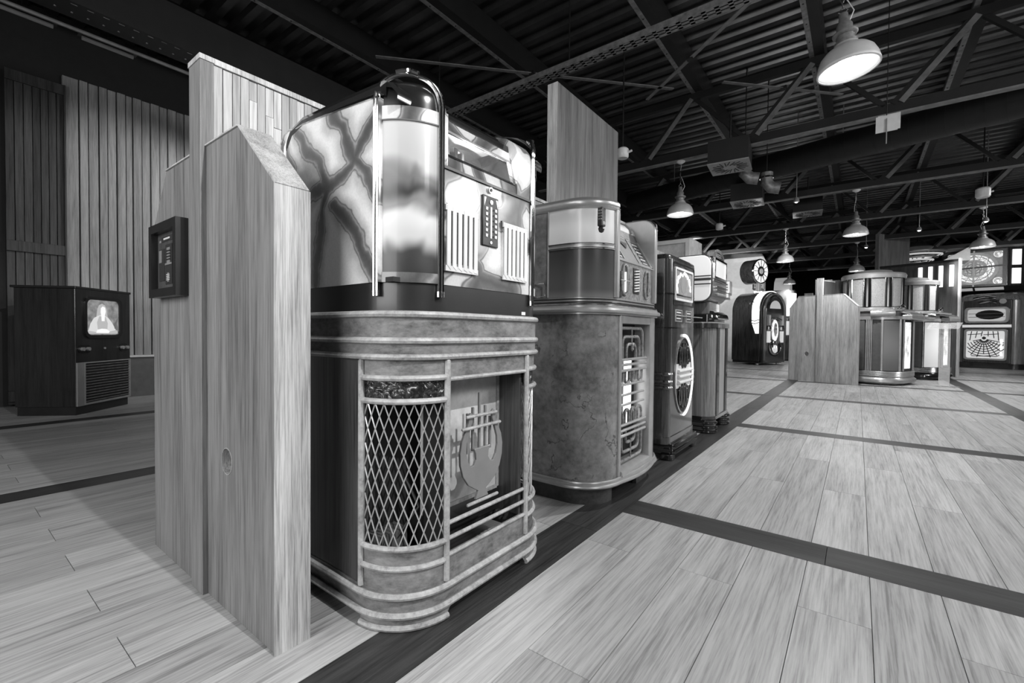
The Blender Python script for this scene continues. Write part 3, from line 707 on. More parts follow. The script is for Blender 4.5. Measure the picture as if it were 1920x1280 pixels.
pl = bpy.data.lights.new('mechanism_fill', 'POINT'); pl.energy = 1.6; pl.shadow_soft_size = .01  # added point light that brightens the mechanism behind the window
po = bpy.data.objects.new('mechanism_fill', pl); C.objects.link(po); po.location = (-.925, 1.0, 1.222)
# ================================================================== SECOND MACHINE: BURL JUKEBOX
def J2P(o=0, n=12, xb=-1.43, bow=0.0):
    p = plan(xb, -.84, 1.70, 2.47, .18, o, n)
    if bow:
        k = n+1; a, b = p[k], p[k+1]
        mid = [(a[0]+bow*math.sin(PI*i/8), a[1]+(b[1]-a[1])*i/8) for i in range(1, 8)]
        p = p[:k+1]+mid+p[k+1:]
    return p
YM = 2.085
j2 = thing('burl_jukebox', 'burl veneered floor jukebox with tubular ornament grille and pale plastic shoulders', 'jukebox', (-1.13, YM, 0))
# carcass in two curved halves, leaving the grille bay open
for a, nm in ((J2P()[:14], 0), (J2P()[-14:], 1)):
    a = list(a); 
    if nm == 0: a.append((-.84, 1.893))
    else: a = [(-.84, 2.277)]+a
    MB().shell(a, .014, .10, .832).build('curved_side', 'burl', j2)
MB().prism([(-1.43, 1.76), (-.93, 1.76), (-.93, 2.41), (-1.43, 2.41)], .10, .832).build('inner_case', 'black_matte', j2)
MB().shell([(-1.40, 1.725)]+J2P(-.03, 10)[1:12]+[(-.868, 1.885)], .02, 0, .085).build('plinth', 'plinth_mottle', j2)
MB().shell([(-.868, 2.17)]+[(-.868, 2.2)]+J2P(-.03, 10)[12:-1]+[(-1.40, 2.44)], .02, 0, .085).build('plinth', 'plinth_mottle', j2)
MB().prism(J2P(.010, bow=.022), .083, .108).build('base_moulding', 'silver_paint', j2)
MB().tube(at(J2P(.012, bow=.024), .088), .008, 8).build('base_bead', 'silver_paint', j2); MB().tube(at(J2P(.006, bow=.018), .106), .006, 8).build('base_bead', 'silver_paint', j2)
MB().prism(J2P(.012, bow=.01), .832, .868).build('waist_moulding', 'silver_paint', j2)
MB().tube(at(J2P(.016, bow=.012), .850), .012, 8).build('waist_bead', 'silver_paint', j2); MB().tube(at(J2P(.006, bow=.01), .872), .006, 8).build('waist_bead', 'worn_chrome', j2)
MB().prism(J2P(-.004), .868, .905).build('shelf', 'silver_paint', j2)
for z in (.884, .897): MB().tube(at(J2P(-.002), z), .003, 6).build('shelf_line', 'dark_metal', j2)
# grille bay
B(-.93, -.915, 1.893, 2.277, .11, .83).build('grille_back', 'dark_metal', j2, smooth=False)
B(-.914, -.908, 2.105, 2.185, .30, .62).build('lit_panel', 'lit_white', j2, smooth=False)
for y0, y1 in ((1.878, 1.900), (2.238, 2.292)): B(-.93, -.832, y0, y1, .108, .832).build('grille_stile', 'silver_paint', j2, smooth=False, bevel=.004)
B(-.93, -.832, 1.9, 2.238, .795, .832).build('grille_header', 'silver_paint', j2, smooth=False, bevel=.004)
MB().prism([(-.93, .108), (-.822, .108), (-.826, .128), (-.86, .142), (-.93, .142)], 1.9, 2.24, 'y').build('grille_sill', 'silver_paint', j2)
B(-.84, -.830, 2.03, 2.11, .838, .862).build('badge', 'pale_paint', j2, smooth=False, bevel=.002)
tb = MB
def U(y0, y1, zo, zc, r=.0075, x=-.862, name='grille_tube'):
    """tube loop: open end at zo, rounded end at zc"""
    rad = min(.03, (y1-y0)/2); s = 1 if zc > zo else -1
    pts = [(x, y0, zo), (x, y0, zc-s*rad)]+[(x, y0+rad-rad*math.cos(R(t)), zc-s*rad+s*rad*math.sin(R(t))) for t in (22, 45, 67, 90)]
    pts += [(x, y1-rad+rad*math.sin(R(t)), zc-s*rad+s*rad*math.cos(R(t))) for t in (0, 22, 45, 67)]+[(x, y1, zc-s*rad), (x, y1, zo)]
    MB().tube(pts, r, 7).build(name, 'stipple_metal', j2)
U(1.925, 2.205, .63, .775); U(1.965, 2.165, .63, .735); U(2.01, 2.12, .63, .70)
U(1.925, 2.205, .29, .155); U(1.965, 2.165, .29, .195); U(2.01, 2.12, .29, .235)
MB().tube([(-.858, 2.065, .68), (-.858, 2.065, .78)], .004, 6).build('grille_pin', 'stipple_metal', j2); MB().tube([(-.858, 2.065, .15), (-.858, 2.065, .25)], .004, 6).build('grille_pin', 'stipple_metal', j2)
MB().lathe([(.001, -.02), (.009, -.01), (.006, .0), (.009, .012), (.001, .022)], (-.855, 2.065, .685), 8).build('grille_pin', 'stipple_metal', j2)
for y in (1.925, 2.00, 2.075, 2.15):
    U(y, y+.05, .58, .515, .0075); U(y, y+.05, .325, .392, .0075)
for z in (.63, .606, .580, .330, .305, .280): MB().tube([(-.846, 1.915, z), (-.846, 2.215, z)], .0068, 7).build('grille_bar', 'silver_paint', j2)
for z in (.515, .468, .423): MB().tube([(-.846, 1.90, z), (-.846, 2.19, z)], .0062, 7).build('grille_bar', 'silver_paint', j2)
# upper body: veneered sides, plastic shoulders, metal cap
def upath(o, xa, ya=1.835):
    p = [(xa, 1.70-o)]+arc(-1.02, 1.88, .18+o, -90, 0, 12)
    q = [p[0]]+[v for v in p[1:] if v[0] > xa]
    q = [v for v in q if v[1] <= ya+.0005]
    return q
MB().shell([(-1.43, 1.70), (-1.10, 1.70)], .012, .905, 1.31).build('upper_side', 'burl', j2, smooth=False)
MB().shell([(-1.10, 2.47), (-1.43, 2.47)], .012, .905, 1.31).build('upper_side', 'burl', j2, smooth=False)
B(-1.43, -1.42, 1.71, 2.46, .905, 1.30).build('back_panel', 'black_matte', j2, smooth=False)
def mir(p): return [(x, 2*YM-y) for x, y in p][::-1]
for f in (lambda p: p, mir):
    q = upath(-.002, -1.098); MB().shell(f(q), .006, 1.135, 1.285).build('shoulder_panel', 'pale_plastic', j2)
    MB().shell(f(q), .006, .905, 1.118).build('lower_panel', 'smoke_plastic', j2)
    MB().shell(f(upath(0, -1.10)), .006, 1.112, 1.137).build('panel_divider', 'silver_paint', j2)
    for z in (1.115, 1.134): MB().tube(at(f(upath(.002, -1.098)), z), .0035, 6).build('panel_bead', 'chrome', j2)
    MB().tube([(f([(-1.10, 1.699)])[0][0], f([(-1.10, 1.699)])[0][1], z) for z in (.906, 1.29)], .004, 6).build('panel_edge', 'silver_paint', j2)
    # metal cap rolling over the top edge
    path = [(-1.43, 1.70)]+arc(-1.02, 1.88, .18, -90, -5, 12); path = f(path)
    mb = MB(); vs = []; rows = [(0.003, 1.283), (.008, 1.290), (.003, 1.297), (.006, 1.304), (.004, 1.316), (-.008, 1.328), (-.03, 1.338), (-.07, 1.343), (-.12, 1.344)]
    for o_, z in rows: vs += at(offset(path, -o_), z)
    m = len(path); fs = [(i*m+k, i*m+k+1, (i+1)*m+k+1, (i+1)*m+k) for i in range(len(rows)-1) for k in range(m-1)]
    mb.add(vs, fs).build('top_moulding', 'silver_paint', j2)
B(-1.43, -1.0, 1.80, 2.37, 1.325, 1.343).build('top_board', 'silver_paint', j2, smooth=False)
# arched side fins
fin = [(-.835, .905), (-.835, 1.27)]+[(-.905+.07*math.cos(R(t)), 1.275+.068*math.sin(R(t))) for t in (15, 35, 55, 75, 90)]+[(-1.08, 1.345), (-1.08, .905)]
for y0, y1 in ((1.838, 1.872), (2.298, 2.332)):
    MB().prism(fin, y0, y1, 'y').build('arched_fin', 'silver_paint', j2, bevel=.006, seg=2)
# sloping title display between the fins
def quadplate(name, mat, pts, y0, y1, t=.008, parent=None):
    (xa, za), (xb, zb) = pts; nx, nz = -(zb-za), (xb-xa); L = math.hypot(nx, nz); nx, nz = nx/L*t, nz/L*t
    return MB().prism([(xa, za), (xb, zb), (xb+nx, zb+nz), (xa+nx, za+nz)], y0, y1, 'y').build(name, mat, parent or j2, smooth=False)
quadplate('display', 'mid_grey_paint', ((-.852, 1.085), (-.935, 1.225)), 1.872, 2.298)
quadplate('display_frame', 'silver_paint', ((-.846, 1.078), (-.850, 1.090)), 1.872, 2.298, .012)
quadplate('display_header', 'worn_wood', ((-.930, 1.222), (-.945, 1.262)), 1.872, 2.298, .012)
quadplate('display_frame', 'silver_paint', ((-.845, 1.088), (-.926, 1.225)), 2.27, 2.298, .012); quadplate('display_frame', 'silver_paint', ((-.928, 1.216), (-.936, 1.230)), 1.872, 2.298, .016)
def dpt(u, d=.003): return (-.852-.083*u+d*.86, 1.085+.14*u+d*.51)
for k in range(6):
    for y0 in (1.88, 2.19):
        u = .08+k*.14; quadplate('title_strip', 'pale_paint' if k % 2 else 'silver_paint', (dpt(u), dpt(u+.05)), y0, y0+.062, .002)
for k in range(5):
    for y0 in (1.88, 2.19):
        u = .15+k*.14; quadplate('title_strip', 'black_matte', (dpt(u), dpt(u+.05)), y0, y0+.07, .002)
for y0, y1 in ((1.955, 1.985), (2.135, 2.165)): quadplate('display_bar', 'silver_paint', (dpt(.03, .004), dpt(.97, .004)), y0, y0+.006, .004)
MB().add([(*(lambda q: (q[0], 2.02, q[1]))(dpt(.75, .004)),), (*(lambda q: (q[0], 2.11, q[1]))(dpt(.75, .004)),), (*(lambda q: (q[0], 2.065, q[1]))(dpt(.5, .004)),)], [(0, 1, 2)]).build('display_arrow', 'black_matte', j2, smooth=False)
MB().disc((-.928, 1.955, 1.245), .010, .012, 'x', 14).build('lock', 'chrome', j2)
mb = MB(); vs = []; fs = []
dome = [(-.945, 1.262), (-.952, 1.285), (-.975, 1.308), (-1.01, 1.325), (-1.06, 1.334)]
mb.prism(dome+[(-1.06, 1.26)], 1.872, 2.298, 'y').build('display_dome', 'pale_paint', j2)
for y in (1.93, 2.24): MB().tube([(a+.003, y, b+.003) for a, b in dome], .006, 6).build('dome_rib', 'silver_paint', j2)
# control panel
cp = B(-.87, -.852, 1.872, 2.298, .905, 1.078).build('control_panel', 'stipple_metal', j2, smooth=False)
def U2(y0, y1, zo, zc, m='silver_paint'):
    rad = (y1-y0)/2; s = 1 if zc > zo else -1
    pts = [(-.850, y0, zo)]+[(-.848, y0+rad-rad*math.cos(R(t)), zc-s*rad+s*rad*math.sin(R(t))) for t in range(0, 181, 30)]+[(-.850, y1, zo)]
    MB().tube(pts, .006, 6).build('control_tube', m, cp)
U2(1.93, 1.98, .945, 1.065); U2(1.915, 1.995, 1.03, .925, 'stipple_metal'); U2(2.20, 2.24, .945, 1.06, 'stipple_metal'); U2(2.19, 2.25, 1.03, .925, 'stipple_metal')
MB().tube([(-.846, 1.955, .94), (-.846, 1.955, 1.03)], .004, 6).build('lit_rod', 'lit_panel', cp)
B(-.852, -.849, 2.055, 2.125, .94, 1.06).build('selector_slot', 'black_matte', cp, smooth=False)
for k in range(8): MB().bar((-.846, 2.062, .95+k*.0135), (-.846, 2.115, .957+k*.0135), .006, .006).build('selector_tab', 'white_paint', cp, smooth=False)
MB().disc((-.850, 1.905, .925), .014, .01, 'x', 16).build('coin_return', 'black_matte', cp)
for z in (.99,): MB().tube([(-.846, 1.905, z), (-.846, 2.01, z)], .004, 6).build('control_bar', 'silver_paint', cp)
# coin entry on the near shoulder
cn = B(-.905, -.868, 1.758, 1.80, 1.205, 1.285).build('coin_entry', 'dark_metal', j2, smooth=False, bevel=.004)
cn.data.transform(Matrix.Identity(4))
for k in range(2): B(-.888+k*.0, -.866, 1.765+k*.016, 1.775+k*.016, 1.213, 1.226).build('coin_slot', 'pale_paint', cn, smooth=False)
for k in range(4): MB().tube([(-.886, 1.7565, 1.235+k*.012), (-.870, 1.7565, 1.235+k*.012)], .003, 5).build('coin_ridge', 'stipple_metal', cn)
MB().lathe([(.001, -.02), (.012, -.012), (.016, 0), (.012, .01)], (-.884, 1.775, 1.195), 12).build('coin_cup', 'dark_metal', cn)
MB().tube([(-1.17, 1.697, .91), (-1.115, 1.69, .91), (-1.11, 1.69, .915), (-1.11, 1.69, .965), (-1.115, 1.69, .97), (-1.17, 1.697, .97)], .0025, 5).build('wire_handle', 'chrome', j2)

# ================================================================== THIRD MACHINE: TALL DARK JUKEBOX
j3 = thing('walnut_jukebox', 'tall glossy dark jukebox with lit oval grille between the burl and two-tone machines', 'jukebox', (-1.14, 2.93, 0))
def J3(o=0, r=.045): return plan(-1.43, -.88, 2.665, 3.20, r, o, 6)
MB().prism(J3(), .10, 1.195).build('body', 'walnut_gloss', j3)
mb = MB(); vs = []; rows = [(0, 1.195), (-.003, 1.21), (-.012, 1.221), (-.03, 1.227), (-.2, 1.229)]; path = J3(0)
for o_, z in rows: vs += at(offset(path, -o_) if o_ > -.1 else [(-1.43, 2.93)]*len(path), z)
m = len(path); mb.add(vs, [(i*m+k, i*m+k+1, (i+1)*m+k+1, (i+1)*m+k) for i in range(len(rows)-1) for k in range(m-1)]).build('rounded_top', 'walnut_gloss', j3)
for z, h in ((.985, .008), (.785, .006)): MB().prism(J3(.003), z, z+h).build('moulding', 'black_gloss', j3)
for z in (.43, .465, .51):
    for q in (J3(.001)[:8], J3(.001)[-8:]): MB().tube(at(q, z), .012, 8).build('side_band', 'walnut_gloss', j3)
MB().tube([(-.882, 2.712, .10), (-.882, 2.712, 1.19)], .004, 6).build('corner_bead', 'mahogany', j3)
MB().prism(J3(.006), .095, .135).build('skirt', 'walnut_gloss', j3)
B(-1.43, -.86, 2.69, 3.19, .04, .095).build('plinth', 'black_gloss', j3, smooth=False)
for z, r in ((.075, .016), (.045, .016)): MB().tube([(-1.40, 2.70, z), (-.875, 2.70, z), (-.862, 2.715, z), (-.862, 3.17, z), (-.875, 3.185, z), (-1.4, 3.185, z)], r, 8).build('plinth_roll', 'black_gloss', j3)
for y in (2.71, 3.15): MB().prism(rrect(-.93, -.855, y-.035, y+.035, .02, 3), 0, .035).build('foot', 'black_gloss', j3, bevel=.005)
for y in (2.71, 3.15): MB().prism(rrect(-1.42, -1.36, y-.03, y+.03, .02, 3), 0, .035).build('foot', 'black_gloss', j3)
# window
MB().ring(rrect(2.725, 3.155, .925, 1.185, .02), rrect(2.735, 3.145, .935, 1.175, .016), -.882, -.877, 'x').build('door_line', 'black_gloss', j3)
MB().ring(rrect(2.75, 3.11, .955, 1.155, .012), rrect(2.765, 3.095, .968, 1.142, .008), -.884, -.872, 'x').build('window_frame', 'pale_paint', j3)
B(-.8835, -.8795, 2.765, 3.095, .968, 1.142).build('window', 'black_matte', j3, smooth=False)
f = B(-.8795, -.8785, 2.765, 3.095, .968, 1.142); f.build('window_pane', 'acrylic', j3, smooth=False)
mb = MB()
for i in range(34):
    t = R(200-i*6.3); cy, cz = 2.93+.135*math.cos(t), 1.04+.085*math.sin(t)
    mb.disc((-.8775, cy+random.uniform(-.008, .008), cz+random.uniform(-.008, .008)), random.uniform(.006, .013), .002, 'x', 8)
mb.build('lit_scroll', 'lit_panel', j3)
MB().disc((-.878, 2.93, 1.06), .06, .001, 'x', 20).build('record', 'grey_paint', j3)
# instruction labels
for y0, y1 in ((2.775, 2.90), (2.985, 3.10)):
    lb = MB().ring([(y0, .825), (y1, .825), (y1, .90), (y0, .90)], [(y0+.008, .832), (y1-.008, .832), (y1-.008, .893), (y0+.008, .893)], -.881, -.876, 'x').build('label_frame', 'silver_paint', j3, smooth=False)
    B(-.880, -.8785, y0+.008, y1-.008, .832, .893).build('label_card', 'dark_metal', lb, smooth=False)
    for k in range(3): B(-.8785, -.8775, y0+.02, y1-.02, .842+k*.018, .850+k*.018).build('label_line', 'pale_paint', lb, smooth=False)
MB().tube([(-.874, 2.80, .862), (-.868, 3.08, .862), (-.862, 3.30, .864)], .0035, 6).build('coin_rod', 'silver_paint', j3)
# oval grille
def oval(cy, cz, ry, rz, n=32): return [(cy+ry*math.cos(2*PI*i/n), cz+rz*math.sin(2*PI*i/n)) for i in range(n)]
OC = (2.94, .49)
MB().prism(oval(*OC, .165, .235), -.8815, -.8785, 'x').build('grille_back', 'black_matte', j3)
rim = [(-.874, OC[0]+.180*math.cos(R(t)), OC[1]+.25*math.sin(R(t))) for t in range(-88, 100, 7)]
MB().tube(rim, .0105, 8).build('lit_rim', 'lit_panel', j3)
MB().ring(oval(*OC, .176, .246), oval(*OC, .163, .233), -.881, -.872, 'x').build('grille_frame', 'mahogany', j3)
B(-.8785, -.876, 2.78, 3.095, .415, .565).build('grille_centre', 'pale_paint', j3, smooth=False)
for z in (.45, .485, .52): MB().tube([(-.869, 2.82, z), (-.869, 3.09, z)], .011, 8).build('grille_bar', 'pale_paint', j3)
for q in (.615, .365):
    for k in range(4):
        y = 2.86+k*.052; h = .075 if k in (1, 2) else .055
        MB().tube([(-.872, y+.018*math.cos(R(t)), q+h*math.sin(R(t))) for t in range(0, 360, 30)], .0065, 6, closed=True).build('grille_loop', 'black_gloss', j3)

# ================================================================== FOURTH MACHINE: TWO-TONE COUNTER JUKEBOX ON A CABINET
j4s = thing('fluted_cabinet', 'dark fluted wooden stand on glossy black feet under the two-tone jukebox', 'stand', (-1.12, 3.88, 0))
def J4(o=0): return plan(-1.40, -.855, 3.60, 4.16, .10, o, 8)
MB().prism(J4(-.004), .10, .83).build('body', 'mahogany', j4s)
for y in (3.715, 3.735, 3.755, 3.99, 4.01, 4.03): MB().tube([(-.856, y, .13), (-.856, y, .82)], .008, 6).build('flute', 'walnut_gloss', j4s)
B(-.8585, -.855, 3.80, 3.95, .14, .82).build('front_inlay', 'drum_wood', j4s, smooth=False)
MB().prism(J4(.008), .80, .835).build('top_rim', 'walnut_gloss', j4s); MB().prism(J4(.006), .835, .843).build('top_line', 'silver_paint', j4s)
MB().prism(J4(.004), .10, .125).build('base_rim', 'black_gloss', j4s)
for y0 in (3.60, 4.02):
    q = plan(-1.0, -.855, y0, y0+.14, .065, .006, 6)
    MB().prism(q, 0, .10).build('foot', 'black_gloss', j4s)
    for z in (.012, .045, .078): MB().tube(at(plan(-1.0, -.855, y0, y0+.14, .065, .008, 6), z), .010, 8).build('foot_roll', 'black_gloss', j4s)
B(-1.40, -1.3, 3.62, 4.14, 0, .10).build('rear_foot', 'black_gloss', j4s, smooth=False)
j4 = thing('lozenge_jukebox', 'counter jukebox with glowing white rounded side panel, on the fluted cabinet', 'jukebox', (-1.06, 3.79, .843))
MB().prism(plan(-1.35, -.87, 3.62, 4.05, .05, 0), .8435, .90).build('foot_plate', 'black_gloss', j4)
MB().prism([(-.84, .862), (-.85, .90), (-.875, .925), (-.90, .93), (-.90, .862)], 3.66, 4.02, 'y').build('chrome_apron', 'chrome', j4)
B(-1.25, -.90, 3.66, 3.98, .90, 1.0).build('pedestal', 'mahogany', j4, smooth=False, bevel=.01)
B(-.90, -.895, 3.86, 3.93, .91, .99).build('pedestal_card', 'pale_paint', j4, smooth=False)
MB().tube([(-.86, 3.46, .864), (-.86, 3.53, .866), (-.875, 3.60, .89)], .008, 6).build('lever', 'chrome', j4)
loz = rrect(-1.18, -.872, .995, 1.355, .075, 6)
MB().prism(loz, 3.60, 4.06, 'y').build('body', 'walnut_gloss', j4, bevel=.01)
loz2 = rrect(-1.17, -.882, 1.004, 1.346, .068, 6)
MB().prism(loz2, 3.588, 3.602, 'y').build('side_panel', 'lit_milk', j4, bevel=.005)
for z, h, mt in ((1.185, .008, 'dark_metal'), (1.155, .018, 'dark_metal'), (1.125, .008, 'dark_metal')): B(-1.168, -.880, 3.583, 3.589, z, z+h).build('side_band', mt, j4, smooth=False)
MB().tube([(-.868, 3.63, 1.16), (-.868, 4.04, 1.16)], .008, 8).build('front_band', 'chrome', j4)
B(-.874, -.866, 3.65, 4.0, 1.185, 1.32).build('title_window', 'lit_dim', j4, smooth=False)
MB().ring([(3.64, 1.175), (4.02, 1.175), (4.02, 1.33), (3.64, 1.33)], [(3.66, 1.19), (3.99, 1.19), (3.99, 1.315), (3.66, 1.315)], -.874, -.862, 'x').build('window_frame', 'chrome', j4, smooth=False)
for z in (1.09, 1.115): MB().tube([(-.866, 3.70, z), (-.866, 4.02, z)], .006, 6).build('selector_bar', 'chrome', j4)
for k in range(7): MB().disc((-.866, 3.74+k*.042, 1.06), .010, .012, 'x', 10).build('selector_button', 'silver_paint', j4)
ar = [(3.83+.17*math.cos(R(t)), 1.345+.07*math.sin(R(t))) for t in range(0, 181, 12)]; ai = [(3.83+.13*math.cos(R(t)), 1.345+.045*math.sin(R(t))) for t in range(0, 181, 12)]
MB().prism(ar+ai[::-1], -.93, -.88, 'x').build('crest', 'mahogany', j4)
MB().prism(ai, -.92, -.90, 'x').build('crest_panel', 'grey_paint', j4)
for z in (1.36, 1.375): MB().tube([(-.885, 3.75, z), (-.885, 3.91, z)], .004, 5).build('crest_bar', 'silver_paint', j4)
# ================================================================== RIGHT-HAND ISLAND (turned about 21 degrees)
TH = R(-20.8); IC = (-.513, 8.735)
def WL(x, y): return (IC[0]+x*math.cos(TH)-y*math.sin(TH), IC[1]+x*math.sin(TH)+y*math.cos(TH), 0)
divider(0, 0, 'far oak end panel with small dark hole, near end of the right-hand island', (IC[0]+.03, IC[1]-.01, 0), TH, .475, .50, .085, 1.39, 1.20, 1.645, (-.195, .445, .034), 'oak_lit')
q = thing('spine_panel', 'low oak spine board behind the far end panel, beside the pale drum', 'panel', WL(.0, .6), TH, local=True)
B(-.03, .035, -.48, -.14, 0, 1.62).build('board', 'side_veneer', q, smooth=False, bevel=.002); B(-.034, .039, -.48, -.14, 1.62, 1.635).build('cap', 'oak_lit', q, smooth=False)
q = thing('cross_board', 'small oak board top showing behind the far end panel, left of its post', 'board', WL(-.25, .9), TH, local=True)
for k in range(3): B(-.2+k*.13, -.2+k*.13+.127, -.02, .02, 0, 1.74-.02*k).build('board', 'oak_shaded', q, smooth=False, bevel=.002)
B(-.34, -.215, -.1, -.05, 0, 1.50).build('dark_board', 'side_veneer', q, smooth=False)
q = thing('tall_spine_board', 'tall dark-faced oak board rising behind the pale fabric drum', 'panel', (.60, 13.08, 0), math.atan2(.77, .466), local=True)
B(-.53, .56, 0, .07, 0, 2.96).build('board', 'drum_wood', q, smooth=False, bevel=.003); B(-.533, -.5301, 0, .07, 0, 2.96).build('edge_band', 'oak_shaded', q, smooth=False)

def drum_jukebox(x, y, label, dlabel, milk, rd=.385, s=1.0):
    t = thing('floor_jukebox', label, 'jukebox', WL(x, y), TH, local=True)
    P = lambda o=0, n=8: plan(-.40, .42, -.45, .42, .26, o, n)
    base = 'black_gloss' if milk else 'silver_paint'
    MB().prism(P(-.05), 0, .03).build('foot_plinth', 'black_gloss', t)
    mb = MB(); rows = [(.035, .03), (.055, .05), (.05, .085), (.02, .115), (.015, .13)]; pth = P(); vs = []
    for o_, z in rows: vs += at(offset(pth, -o_), z)
    m = len(pth); mb.add(vs, [(i*m+k, i*m+k+1, (i+1)*m+k+1, (i+1)*m+k) for i in range(len(rows)-1) for k in range(m-1)]).build('base_moulding', base, t)
    for z in (.14, .16, .18, .20): MB().tube(at(P(.02), z), .011, 6).build('base_bead', 'worn_chrome' if milk else 'silver_paint', t)
    MB().prism(P(-.01), .125, .215).build('base_core', 'dark_metal', t)
    # recessed body core, then panels in front of it
    MB().prism(plan(-.40, .40, -.43, .40, .25, 0, 8), .2, 1.02).build('body', 'mid_grey_paint', t)
    near = arc(.16, -.19, .26, -90, 0, 10); far = arc(.16, .16, .26, 0, 90, 10)
    for a in (near, far):
        b = a[2:9] if a is near else a[2:9]
        MB().shell(b, .02, .22, .985).build('corner_plastic', 'milk_plastic' if milk else 'grey_plastic', t)
        for p_ in (b[0], b[-1]): MB().tube([(p_[0], p_[1], .215), (p_[0], p_[1], 1.0)], .018, 8).build('stile', 'worn_chrome' if milk else 'silver_paint', t)
    for k in range(4): MB().tube([(.11-k*.022, -.452, .215), (.11-k*.022, -.452, 1.0)], .009, 6).build('flute', 'silver_paint', t)
    B(-.40, .02, -.45, -.44, .22, 1.0).build('side_panel', 'mid_grey_paint', t, smooth=False)
    # lit front grille
    B(.402, .412, -.17, .16, .24, .98).build('front_panel', 'dark_metal', t, smooth=False)
    B(.412, .416, -.115, .115, .25, .96).build('lit_grille', 'lit_led', t, smooth=False)
    for k in range(40): B(.416, .420, -.12, .12, .255+k*.0178, .259+k*.0178).build('grille_slat', 'silver_paint', t, smooth=False)
    for yy in (-.19, .19): MB().tube([(.425, yy, .215), (.425, yy, 1.0)], .014, 8).build('stile', 'worn_chrome' if milk else 'silver_paint', t)
    MB().prism(P(.01), 1.0, 1.05).build('top_rim', 'silver_paint', t); MB().prism(P(-.01), 1.05, 1.13).build('top_band', 'mid_grey_paint', t)
    MB().prism(P(.015), 1.13, 1.155).build('top_ledge', 'silver_paint', t)
    # shoulder roll and key deck
    mb = MB(); mb.tube([(.10, -.46, 1.09), (.20, -.435, 1.09), (.29, -.385, 1.09), (.335, -.335, 1.09)], .062, 14)
    mb.build('shoulder_roll', 'worn_chrome' if milk else 'silver_paint', t)
    for k in range(7):
        q_ = k/6; x_ = .12+.2*q_; y_ = -.458+.11*q_**1.6; MB().tube([(x_-.004, y_, 1.09), (x_+.004, y_+.002, 1.09)], .0655, 14).build('roll_ring', 'silver_paint', t)
    kd = MB().prism([(.30, 1.13), (.52, 1.07), (.52, 1.095), (.30, 1.165)], -.26, .22, 'y').build('key_deck', 'silver_paint', t, smooth=False)
    MB().prism([(.31, 1.163), (.51, 1.100), (.51, 1.104), (.31, 1.168)], -.24, .20, 'y').build('key_panel', 'black_gloss', kd, smooth=False)
    for k in range(6): MB().prism([(.33, 1.160), (.50, 1.108), (.50, 1.113), (.33, 1.166)], -.215+k*.07, -.205+k*.07, 'y').build('key_row', 'silver_paint', kd, smooth=False)
    B(.42, .54, -.26, .22, 1.0, 1.07).build('apron', 'silver_paint', t, smooth=False, bevel=.01)
    MB().tube([(.33, -.10, 1.16), (.36, -.14, 1.21), (.38, -.07, 1.24), (.37, 0, 1.21), (.33, -.02, 1.16)], .010, 6, closed=True).build('ornament', 'chrome', t)
    MB().tube([(.34, -.17, 1.16), (.37, -.17, 1.19), (.37, .02, 1.19)], .010, 6).build('ornament', 'chrome', t)
    # cylindrical speaker drum
    d = thing('speaker_drum', dlabel, 'loudspeaker', (WL(x-.05, y+.0)[0], WL(x-.05, y)[1], 1.156), TH, local=True)
    MB().lathe([(.001, 0), (rd-.03, 0), (rd-.03, .50), (.001, .50)], n=36).build('drum_core', 'black_matte', d)
    MB().lathe([(rd-.03, 0), (rd+.01, 0), (rd+.01, .035), (rd-.02, .045)], n=36).build('bottom_rim', 'silver_paint', d)
    MB().lathe([(rd-.03, .49), (rd+.03, .495), (rd+.035, .55), (rd+.02, .575), (rd*.68, .60), (rd*.62, .63), (rd*.3, .65), (.001, .655)], n=36).build('lid', 'silver_paint' if not milk else 'grey_paint', d)
    for k in range(9):
        a0 = k*40+8
        MB().lathe([(rd-.012, .045), (rd+.0, .05), (rd+.0, .485), (rd-.012, .49)], n=6, a0=R(a0), a1=R(a0+24)).build('fabric_panel', 'sparkle_cloth', d)
        for e in (a0-1, a0+25): MB().tube([(rd*math.cos(R(e)), rd*math.sin(R(e)), .045), (rd*math.cos(R(e)), rd*math.sin(R(e)), .49)], .009, 6).build('column_rod', 'chrome', d)
        e = R(a0-8); MB().tube([((rd-.01)*math.cos(e), (rd-.01)*math.sin(e), .045), ((rd-.01)*math.cos(e), (rd-.01)*math.sin(e), .49)], .034, 10).build('column', 'black_gloss', d)
    return t
drum_jukebox(.46, .86, 'grey-panelled floor jukebox with silver base, right of the far oak end panel', 'pale fabric speaker drum with silver lid on the grey-panelled jukebox', False)
drum_jukebox(.46, 2.55, 'floor jukebox with milky white corner panel and black base, rightmost of the two under drums', 'speaker drum with domed lid on the milky-panelled jukebox', True, .335)
# clear stand with caption plate
a = thing('caption_stand', 'clear acrylic caption stand in front of the milky-panelled jukebox', 'sign stand', (1.03, 9.27, 0), TH, local=True)
B(-.16, .16, -.12, .12, 0, .008).build('base_plate', 'acrylic', a, smooth=False); B(-.06, .06, .0, .006, .008, .93).build('upright', 'acrylic', a, smooth=False)
for x in (-.06, .058): B(x, x+.004, -.002, .010, .008, .93).build('upright_edge', 'pale_paint', a, smooth=False)
pl_ = MB().prism([(-.12, .86), (.05, .95), (.05, .955), (-.12, .865)], -.18, .18, 'x').build('caption_plate', 'acrylic', a, smooth=False)
for k in range(4): MB().prism([(-.10+k*.035, .874+k*.0185), (-.09+k*.035, .8795+k*.0185), (-.09+k*.035, .8815+k*.0185), (-.10+k*.035, .876+k*.0185)], -.15, .12, 'x').build('text_line', 'pale_paint', pl_, smooth=False)
